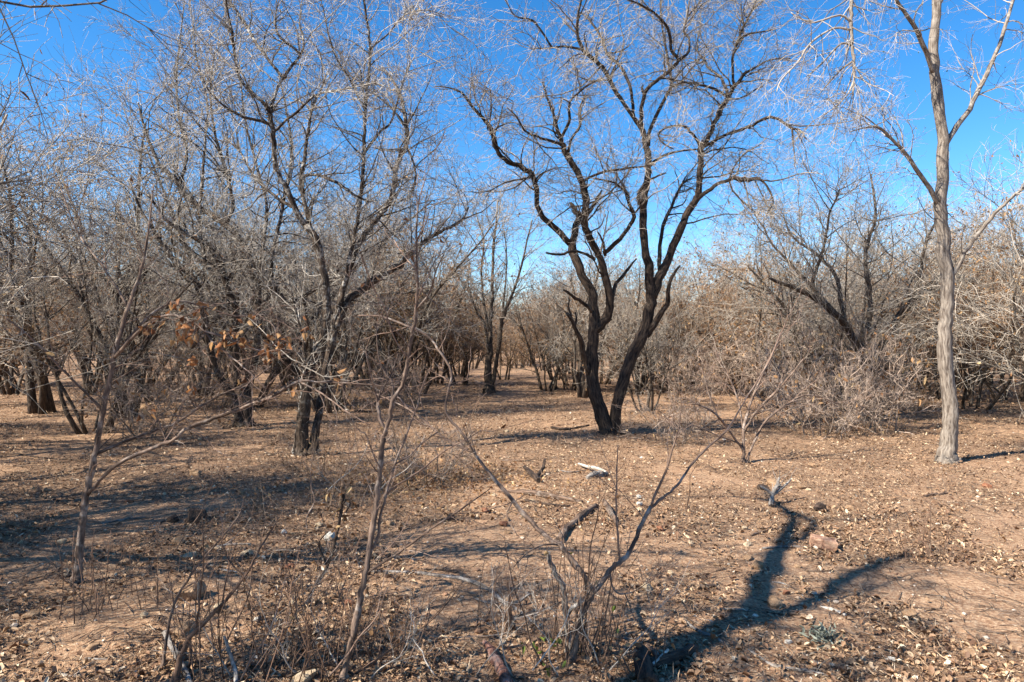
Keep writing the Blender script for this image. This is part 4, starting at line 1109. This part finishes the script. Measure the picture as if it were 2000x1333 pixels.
# the far wood beyond the last bushes that can be told apart
fa = Acc(); g = np.random.default_rng(78)
n = 900
xx = g.uniform(-.9, .9, n); dd_ = g.uniform(78, 130, n); xx = xx * dd_
base = np.stack([xx, dd_, gz(xx, dd_) - .2], 1)
K = 7
pts = [base]; d = unit(np.stack([g.normal(0, .3, n), g.normal(0, .3, n), np.ones(n)], 1)); hh = g.uniform(3.0, 5.2, n)
for s_ in range(K - 1):
    d = unit(d + g.normal(0, .12, (n, 3))); pts.append(pts[-1] + d * (hh / (K - 1))[:, None])
Pf = np.stack(pts, 1); Rf = np.linspace(.07, .02, K)[None] * np.ones((n, 1))
fa.tubes(Pf, Rf, 4, 0, g)
A = grow(Pf, Rf, 4500, .2, .8, .7, 2.2, 3, .2, (0, 0, .03), .6, .012, .02, g); fa.tubes(*A, 3, 0, g)
B = grow(A[0], A[1], 7500, .1, .8, .5, 1.2, 2, .2, (0, 0, 0), .7, .012, .016, g); fa.tubes(*B, 3, 0, g)
o = fa.obj('far_wood', M['brown'], stuff=True)
tag(o, 'far leafless wood closing the view behind the thicket', 'wood')

# ------------------------------------------------------------------ stones and the brick
def stone_mesh(seed, material, angular=True):
    g = np.random.default_rng(seed)
    bm = bmesh.new()
    bmesh.ops.create_icosphere(bm, subdivisions=3, radius=1)
    pl = [(unit(g.normal(size=3)), g.uniform(.55, .85)) for _ in range(9 if angular else 3)]
    off = g.uniform(0, 20, 3)
    for v in bm.verts:
        c = np.array(v.co)
        for nrm, dist in pl:
            q = c @ nrm - dist
            if q > 0:
                c = c - nrm * q
        c = c * (1 + .07 * math.sin(c[0] * 5 + off[0]) * math.sin(c[1] * 4 + off[1]) + .05 * math.sin(c[2] * 9 + c[0] * 7 + off[2])) + g.normal(0, .012, 3)
        v.co = c
    me = bpy.data.meshes.new('stone'); bm.to_mesh(me); bm.free()
    me.materials.append(material)
    return me


def stonemat(name, a, b_, c_):
    m, nt, bs = mat(name); L = nt.links
    tc = nd(nt, 'ShaderNodeTexCoord').outputs['Object']
    n1 = noise(nt, tc, 1.6, 5, .65); n2 = noise(nt, tc, 9, 4, .7)
    r = ramp(nt, [(.35, a), (.55, b_), (.72, c_)]); L.new(n1.outputs[0], r.inputs[0])
    col = mix(nt, maprange(nt, n2.outputs[0], .45, .7, 0, .5), r.outputs[0], tuple(k * .45 for k in a))
    L.new(col, bs.inputs['Base Color'])
    bp = nd(nt, 'ShaderNodeBump'); bp.inputs['Distance'].default_value = .12; bp.inputs['Strength'].default_value = .6
    L.new(n2.outputs[0], bp.inputs['Height']); L.new(bp.outputs[0], bs.inputs['Normal'])
    return m


SM = {'tan': stonemat('tan_stone', (.30, .18, .10), (.42, .27, .16), (.52, .37, .24)),
      'cream': stonemat('cream_stone', (.44, .32, .20), (.58, .45, .30), (.68, .57, .42)),
      'white': stonemat('white_quartz', (.60, .54, .45), (.74, .69, .60), (.80, .77, .70)),
      'red': stonemat('red_stone', (.22, .085, .045), (.34, .15, .08), (.42, .23, .14)),
      'dark': stonemat('dark_stone', (.035, .025, .02), (.09, .06, .045), (.15, .10, .075))}
SME = {k: [stone_mesh(500 + i * 7 + j, m_) for j in range(4)] for i, (k, m_) in enumerate(SM.items())}
SL = {'tan': ('tan stone lying loose on the dry soil', 'tan stones on the soil'), 'cream': ('cream coloured stone lying loose on the dry soil', 'cream stones on the soil'),
      'white': ('bright white quartz stone lying on the soil', 'white stones on the soil'), 'red': ('rusty red stone lying on the soil', 'red stones on the soil'),
      'dark': ('dark brown stone lying on the soil', 'dark stones on the soil')}


def stone(px, py, w, kind, label=None, ht=.62):
    p = G(px, py)
    r = w / 2 / F * p[1] * 1.28
    o = bpy.data.objects.new('stone', SME[kind][int(rng.integers(0, 4))]); C.objects.link(o)
    s = (r * rng.uniform(.95, 1.1), r * rng.uniform(.75, 1.05), r * ht * rng.uniform(.85, 1.15))
    o.scale = s
    o.location = (p[0], p[1] + r * .3, p[2] + s[2] * .5)
    o.rotation_euler = (rng.normal(0, .15), rng.normal(0, .15), rng.uniform(0, 6.28))
    size = 'tiny' if r < .025 else 'small' if r < .04 else 'fist-sized' if r < .06 else 'large'
    tag(o, label or f"{size} {SL[kind][0].split(' lying')[0]} on the soil near {near(p[0], p[1])}", 'stone', None if label else SL[kind][1])


stone(380, 1018, 34, 'dark', 'blocky dark stone in shade left of the tree foot', .95)
stone(366, 1165, 48, 'tan', 'large broken tan boulder with a dark undercut face', .85)
stone(357, 1240, 40, 'tan', 'lumpy tan boulder beside the long oblique dark stem', .7)
stone(592, 1330, 44, 'cream', 'broad cream stone at the foot of the stalk tangle', .6)
stone(641, 1052, 22, 'white', 'largest bright white quartz stone on bare soil', .8)
stone(1513, 1185, 26, 'tan', 'pointed tan stone beside the fork of the broad shadow', .9)
stone(1483, 1110, 22, 'tan', 'rounded yellowish stone at the edge of the broad shadow', .8)
stone(1511, 952, 24, 'tan', 'rounded tan stone behind the grey dead sprig', .8)
stone(1606, 999, 27, 'dark', 'rounded dark brown stone behind the brick', .7)
for row in '337,1018,20,dark 349,1062,24,tan 369,1090,22,cream 481,1085,20,cream 500,1090,15,cream 554,1042,12,white 583,1108,22,tan 565,1105,17,red 519,1148,19,tan 497,1146,13,tan 427,1183,18,cream 439,1197,18,tan 500,1211,13,white 762,1029,18,tan 769,1067,15,dark 665,1141,11,cream 692,1139,11,tan 650,1165,14,tan 735,1220,13,tan 680,1180,20,red 379,928,20,tan 372,1240,18,cream 622,1030,13,cream 372,955,20,tan 947,1005,18,red 964,974,9,cream 984,1033,16,red 992,1047,13,tan 991,1023,13,tan 1499,1175,14,tan 1463,1092,17,tan 1281,1145,18,tan 1264,1154,22,cream 1310,1119,13,cream 1291,1034,16,red 1572,1268,14,tan 1614,1272,15,cream 1540,1261,14,white 1492,958,20,dark 1662,994,16,tan 1247,976,11,white 1251,1001,12,cream 1249,990,12,white 1427,1042,11,cream 1461,1065,15,cream 1455,1034,11,cream 1662,1298,17,tan 1599,1084,13,tan 1536,1162,14,red 1590,1158,10,white 1589,912,16,tan 1567,956,16,tan 1040,985,9,cream 1180,1000,10,tan 880,1015,12,dark 470,965,14,tan 545,960,12,tan 420,1010,12,tan 640,1235,14,tan 700,1255,16,tan 745,1262,13,cream 820,1245,12,tan 850,1290,14,tan 905,1300,15,cream 470,1290,15,tan 520,1310,16,tan 540,1250,12,red 410,1300,18,cream 385,1285,14,tan 1400,1100,10,tan 1350,1060,10,cream 1380,1010,9,tan 1450,990,10,tan 1560,1110,11,tan 1640,1130,10,tan 1250,1180,11,tan 1180,1020,9,red 1130,870,9,tan 1060,860,9,tan 990,850,10,cream 1010,800,8,tan 930,860,9,tan 1420,920,11,tan 1500,890,10,tan 1580,960,10,cream 1640,940,11,tan 1350,950,10,tan 440,870,10,tan 530,870,10,tan 390,860,10,cream 690,900,10,tan 240,1100,20,tan 120,1060,16,cream 60,1200,26,tan 180,1260,20,tan 280,1200,14,cream 90,960,15,tan 250,980,13,red 1720,1100,16,tan 1780,1200,22,tan 1850,1030,14,cream 1900,1280,26,tan 1960,1120,18,tan 1740,1290,15,white 1700,960,12,tan 1930,950,14,red'.split():
    a, b_, c_, k_ = row.split(',')
    stone(float(a), float(b_), float(c_), k_)

# half a brick
m, nt, bs = mat('old_brick'); L = nt.links
tc = nd(nt, 'ShaderNodeTexCoord').outputs['Object']
n1 = noise(nt, tc, 22, 5, .65); n2 = noise(nt, tc, 90, 3)
r = ramp(nt, [(.35, (.15, .075, .05)), (.5, (.34, .195, .125)), (.7, (.46, .32, .22))]); L.new(n1.outputs[0], r.inputs[0]); L.new(r.outputs[0], bs.inputs['Base Color'])
bp = nd(nt, 'ShaderNodeBump'); bp.inputs['Distance'].default_value = .01; bp.inputs['Strength'].default_value = .6
L.new(n2.outputs[0], bp.inputs['Height']); L.new(bp.outputs[0], bs.inputs['Normal'])
bm = bmesh.new()
bmesh.ops.create_cube(bm, size=1)
for v in bm.verts:
    v.co = Vector((v.co.x * .2, v.co.y * .1, v.co.z * .075))
bmesh.ops.bevel(bm, geom=bm.edges[:], offset=.008, segments=2, affect='EDGES')
bmesh.ops.subdivide_edges(bm, edges=bm.edges[:], cuts=3, use_grid_fill=True)
g = np.random.default_rng(5)
for v in bm.verts:
    if v.co.x > .085:
        v.co.x -= .03 * (.5 + .5 * math.sin(v.co.y * 60 + v.co.z * 40)) * (v.co.x - .085) / .015
    v.co += Vector(g.normal(0, .0009, 3)) + v.normal * .004 * math.sin(v.co.x * 70) * math.sin(v.co.y * 90 + v.co.z * 60)
me = bpy.data.meshes.new('brick'); bm.to_mesh(me); bm.free(); me.materials.append(m)
o = bpy.data.objects.new('brick', me); C.objects.link(o)
p = G(1613, 1078)
o.location = (p[0], p[1] + .03, p[2] + .05); o.rotation_euler = (.1, .14, -.35)
tag(o, 'weathered red brick half sunk in the soil beyond the broad shadow', 'brick')

# ------------------------------------------------------------------ fallen wood


def fallen(name, label, pts, m_, lift=.75, cat='fallen branch', twigs=0, seed=0, group=None, extra=(), rough=.09):
    """a stick along ground pixels (x, y, width[, extra height in m])"""
    g = np.random.default_rng(600 + seed)
    org = G(pts[0][0], pts[0][1])
    root = thing(name, label, cat, org, group)
    lines = []
    for k, ps in enumerate((pts,) + tuple(extra)):
        rows = []
        for q in ps:
            c = G(q[0], q[1]); r = q[2] / 2 / F * c[1] * 1.2
            rows.append((c[0], c[1], c[2] + r * lift + (q[3] if len(q) > 3 else 0), r))
        r_ = smooth_line(np.array(rows), 5)
        r_[1:-1, :3] += g.normal(0, .12, (len(r_) - 2, 3)) * r_[1:-1, 3:4]
        ac = Acc(); ac.tubes(r_[None, :, :3], r_[None, :, 3], 10, rough, g, cap=True)
        ac.obj('stick' if k == 0 else 'branch', m_, root, org)
        lines.append(resample(r_[:, :3], r_[:, 3]))
    if twigs:
        Pc, Rc = grow(np.stack([l[0] for l in lines]), np.stack([l[1] for l in lines]), twigs, .2, .8, .05, .3, 4, .2, (0, 0, .03), .4, .0015, .004, g)
        ac = Acc(); ac.tubes(Pc, Rc, 4, 0, g); ac.obj('twigs', m_, root, org, stuff=True)
    return root


fallen('log', 'split dark brown log lying obliquely behind the coppiced shrub', [(1090, 1060, 12), (1108, 1036, 13), (1138, 1010, 12), (1164, 992, 7)], M['deadwood'], .5, cat='log', seed=1)
fallen('dead_branch', 'short knobby brown branch leaning beside the split log', [(1180, 985, 7), (1192, 1005, 10), (1208, 1032, 8)], M['deadwood'], .9, seed=2)
fallen('log', 'long thin half-buried brown log on the open soil', [(975, 967, 5), (1030, 973, 9), (1085, 980, 9), (1138, 988, 6)], M['deadwood'], cat='log', seed=3)
fallen('dead_branch', 'black forked stick lying in the middle of the clearing', [(1024, 925, 5, .05), (1038, 938, 9, .02), (1053, 950, 10)], M['darkwood'], seed=4, extra=(((1044, 942, 7), (1060, 932, 6, .05), (1064, 926, 4, .14)),))
fallen('log', 'grey weathered wood chunk lying under a white stick', [(1146, 940, 6), (1160, 937, 11), (1176, 933, 10), (1186, 930, 6)], M['greywood'], cat='log', seed=5)
fallen('dead_stick', 'bleached white stick resting across the grey wood chunk', [(1130, 915, 4, .03), (1150, 922, 5, .04), (1168, 930, 5, .06), (1184, 935, 3, .06)], M['whitewood'], seed=6)
fallen('dead_branch', 'long bent grey fallen branch lying across the foreground shade', [(720, 1113, 4), (810, 1119, 5), (850, 1126, 6), (900, 1133, 7), (950, 1152, 7), (985, 1178, 6), (1010, 1190, 5), (1055, 1225, 4)], M['greywood'], .5, twigs=10, seed=7, extra=(((985, 1178, 5), (1010, 1182, 5, .02), (1035, 1176, 3, .05)),))
fallen('log', 'red split piece of wood sunk in the leaf litter', [(947, 1262, 9, .02), (962, 1285, 16, .01), (982, 1315, 19), (992, 1345, 18)], M['redwood'], cat='log', seed=8)
fallen('log', 'thick charred log lying at the start of the broad shadow', [(1252, 1292, 26, .02), (1258, 1315, 30), (1268, 1350, 30)], M['darkwood'], cat='log', seed=9, extra=(((1256, 1310, 20), (1310, 1298, 20), (1358, 1275, 14)),))
fallen('dead_stick', 'short tan stick propped on the charred log', [(1262, 1266, 8), (1274, 1278, 9), (1288, 1292, 9)], M['deadwood'], 1.2, seed=10)
fallen('dead_stick', 'pale thin stick pointing into the broad shadow', [(1335, 1210, 3), (1356, 1231, 5), (1390, 1248, 6), (1422, 1264, 3)], M['greywood'], seed=11, twigs=3)
fallen('dead_branch', 'long pale crooked branch on the soil past the charred log', [(1462, 1275, 4), (1512, 1305, 6), (1573, 1315, 7), (1622, 1327, 5)], M['greywood'], seed=12, twigs=6)
fallen('dead_stick', 'white peeled stick beside the side arm of the broad shadow', [(1603, 1181, 4), (1628, 1190, 6), (1652, 1200, 5)], M['whitewood'], seed=13)
fallen('dead_stick', 'small dark stick alone on bare soil', [(1358, 1152, 5), (1376, 1150, 7), (1397, 1147, 5)], M['deadwood'], seed=14)
fallen('dead_sprig', 'grey branching dead sprig standing up at the shadow tip', [(1506, 990, 8), (1509, 985, 7, .08), (1518, 982, 5, .17), (1522, 980, 3, .24)], M['greywood'], seed=15, twigs=12, extra=(((1509, 985, 5, .08), (1530, 980, 4, .15), (1545, 976, 2, .2)), ((1509, 985, 5, .09), (1494, 983, 4, .14), (1485, 980, 2, .16))))
fallen('dead_stick', 'short black stick lying by the narrow tree shadow', [(835, 1023, 4), (862, 1022, 6), (888, 1018, 7)], M['darkwood'], seed=16)
fallen('dead_stick', 'white-tipped grey stick crossing the dark log pile', [(1275, 1312, 5, .03), (1292, 1302, 6, .04), (1305, 1290, 4, .05)], M['whitewood'], seed=17)
fallen('dead_branch', 'thin dark fallen branch on soil under the leaning tree', [(1590, 838, 3), (1630, 846, 4), (1672, 858, 4)], M['deadwood'], seed=18, twigs=4)
fallen('dead_stick', 'mottled grey stick standing obliquely at the stalk tangle', [(462, 1330, 7), (458, 1318, 7, .05), (448, 1310, 6, .11), (438, 1305, 4, .18)], M['greywood'], seed=19)
fallen('dead_stick', 'smooth grey stick lying under the long oblique dark stem', [(322, 1255, 8, .06), (345, 1290, 9, .04), (372, 1330, 9)], M['greywood'], seed=20)
fallen('dead_stick', 'thin dark stick lying on the broad cream stone', [(560, 1335, 5, .04), (620, 1322, 5, .06), (660, 1318, 4, .05), (720, 1330, 4)], M['darkwood'], seed=21)
g = np.random.default_rng(91)
for k in range(46):
    py = 700 + 633 * g.uniform(.08, 1) ** .8; px = g.uniform(20, 1980)
    a = g.normal(0, .4); ln = g.uniform(30, 90); dy = ln * math.sin(a) * .3
    if py + abs(dy) > 1325 or py - abs(dy) < 720:
        continue
    w = g.uniform(2, 4.5)
    mk = ('deadwood', 'greywood', 'darkwood')[int(g.integers(0, 3))]
    mid = (px + ln * .5, py + dy * .5 + g.normal(0, 3), w)
    fallen('fallen_twig', {'deadwood': 'thin brown fallen twig on the litter', 'greywood': 'thin grey fallen twig on the litter', 'darkwood': 'thin blackish fallen twig on the litter'}[mk] + ' near ' + near(*G(px, py)[:2]),
           [(px, py, w), mid, (px + ln, py + dy, w * .6)], M[mk], .8, 'twig', int(g.integers(0, 5)), 100 + k, {'deadwood': 'brown fallen twigs', 'greywood': 'grey fallen twigs', 'darkwood': 'blackish fallen twigs'}[mk])

# greenish crumpled tuft
g = np.random.default_rng(95)
p = G(1606, 1255)
ac = Acc(); n = 130
pos = p + g.normal(0, 1, (n, 3)) * np.array([.04, .035, .014]) + np.array([0, 0, .025])
ac.leaves(pos, g.normal(size=(n, 3)), g.normal(size=(n, 3)), g.uniform(.03, .07, n), g.uniform(.006, .014, n), g=g)
m = leafmat('lichen_tuft', [(0, (.10, .11, .08)), (1, (.33, .35, .28))], 0)
o = ac.obj('lichen_tuft', m, None, p); tag(o, 'crumpled grey-green lichen tuft lying on the soil', 'lichen')

# ------------------------------------------------------------------ litter: leaves, straw, pebbles


def scatter(n, g, ymin=2.4, ymax=26, power=1.0):
    """points over the ground, thinner with distance"""
    u = g.uniform(0, 1, n)
    y = ymin * (ymax / ymin) ** (u ** power)
    x = g.uniform(-.8, .8, n) * (y + .6)
    return x, y


g = np.random.default_rng(96)
n = 290000
x, y = scatter(n, g, 2.7, 26, .92)
keep = litter_mask(x, y) > g.normal(-.05, .13, n)
x, y = x[keep], y[keep]
for bx, by, rr, k in ((1.65, 11.35, .35, 700), (-2.8, 9.45, .35, 600), (-5.0, 12.75, .4, 600), (5.7, 9.0, .4, 500), (.35, 3.5, .22, 500), (-.8, 3.3, .2, 300), (.6, 5.85, .2, 300), (.75, 3.35, .25, 400), (0., 3.6, .3, 400), (1.05, 7.9, .2, 150), (.35, 6.9, .3, 200)):
    x = np.concatenate([x, bx + g.normal(0, rr, k)]); y = np.concatenate([y, by + g.normal(0, rr * .8, k)])
n = len(x)
z = gz(x, y) + g.uniform(.002, .022, n)
d = np.stack([g.normal(size=n), g.normal(size=n), g.normal(0, .22, n)], 1)
nr = np.stack([g.normal(0, .35, n), g.normal(0, .35, n), np.ones(n)], 1)
big = .85 + np.clip((y - 6) / 18, 0, .8)
ln = (.009 + .045 * g.uniform(0, 1, n) ** 2.1) * big
straw = g.uniform(0, 1, n) < .55
wd = np.where(straw, g.uniform(.003, .006, n) * big, ln * g.uniform(.4, .7, n))
ln = np.where(straw, ln * 2.2, ln)
rn = np.clip(g.normal(.40, .28, n), 0, 1)
nearby = (y < 6.5) & (ln * ~straw + wd > .018)
ps_ = np.stack([x, y, z], 1)
ac = Acc()
ac.leaves(ps_[nearby], d[nearby], nr[nearby], ln[nearby], wd[nearby], .5, .32, g, rnd=rn[nearby])
ac.blades(ps_[~nearby], d[~nearby], nr[~nearby], ln[~nearby], wd[~nearby], g, rnd=rn[~nearby])
o = ac.obj('leaf_litter', M['litter'], stuff=True); tag(o, 'dry straw-coloured leaf litter scattered over the soil', 'leaf litter')

n = 1500
x = g.normal(-.9, .8, n); y = g.normal(7.7, .7, n)
z = gz(x, y) + np.abs(g.normal(.02, .02, n))
ac = Acc(); ac.leaves(np.stack([x, y, z], 1), g.normal(size=(n, 3)) * np.array([1, 1, .4]), g.normal(0, .6, (n, 3)) + np.array([0, 0, 1]), g.uniform(.02, .055, n), g.uniform(.012, .03, n), g=g)
o = ac.obj('leaf_drift', M['drying'], stuff=True); tag(o, 'drift of rusty dead leaves behind the pinkish sapling', 'leaf litter')

n = 7000
x, y = scatter(n, g, 2.7, 16)
s_ = g.uniform(.003, .010, n) * (1 + np.clip((y - 5) / 14, 0, 1)) * (1 + 1.2 * (g.uniform(0, 1, n) < .08))
ac = Acc(); ac.blobs(np.stack([x, y, gz(x, y) + s_ * .3], 1), np.stack([s_ * g.uniform(.8, 1.4, n), s_, s_ * .7], 1), g)
m = leafmat('pebble', [(0, (.18, .095, .055)), (.4, (.34, .21, .13)), (.8, (.50, .37, .25)), (1, (.68, .60, .50))], 0)
o = ac.obj('pebbles', m, stuff=True, smooth=False); tag(o, 'small loose pebbles strewn over the soil', 'pebbles')

n = 11000
x, y = scatter(n, g, 2.6, 30)
sz = 1 + np.clip((y - 6) / 14, 0, 1.5)
L_ = g.uniform(.05, .22, n) * sz
a = g.uniform(0, 6.28, n)
mx, my = x + np.cos(a) * L_ * .5 + g.normal(0, .08, n) * L_, y + np.sin(a) * L_ * .5 + g.normal(0, .08, n) * L_
ex, ey = x + np.cos(a) * L_, y + np.sin(a) * L_
Z = [gz(x, y) + .006, gz(mx, my) + g.uniform(.006, .02, n), gz(ex, ey) + g.uniform(.004, .02, n)]
Pt = np.stack([np.stack([x, y, Z[0]], 1), np.stack([mx, my, Z[1]], 1), np.stack([ex, ey, Z[2]], 1)], 1)
r_ = (g.uniform(.0012, .0032, n) * sz)[:, None] * np.array([1, .9, .6])[None]
ac = Acc(); ac.tubes(Pt, r_, 3, 0, g)
o = ac.obj('twig_litter', M['deadwood'], stuff=True); tag(o, 'fine broken twigs littering the soil', 'twig litter')
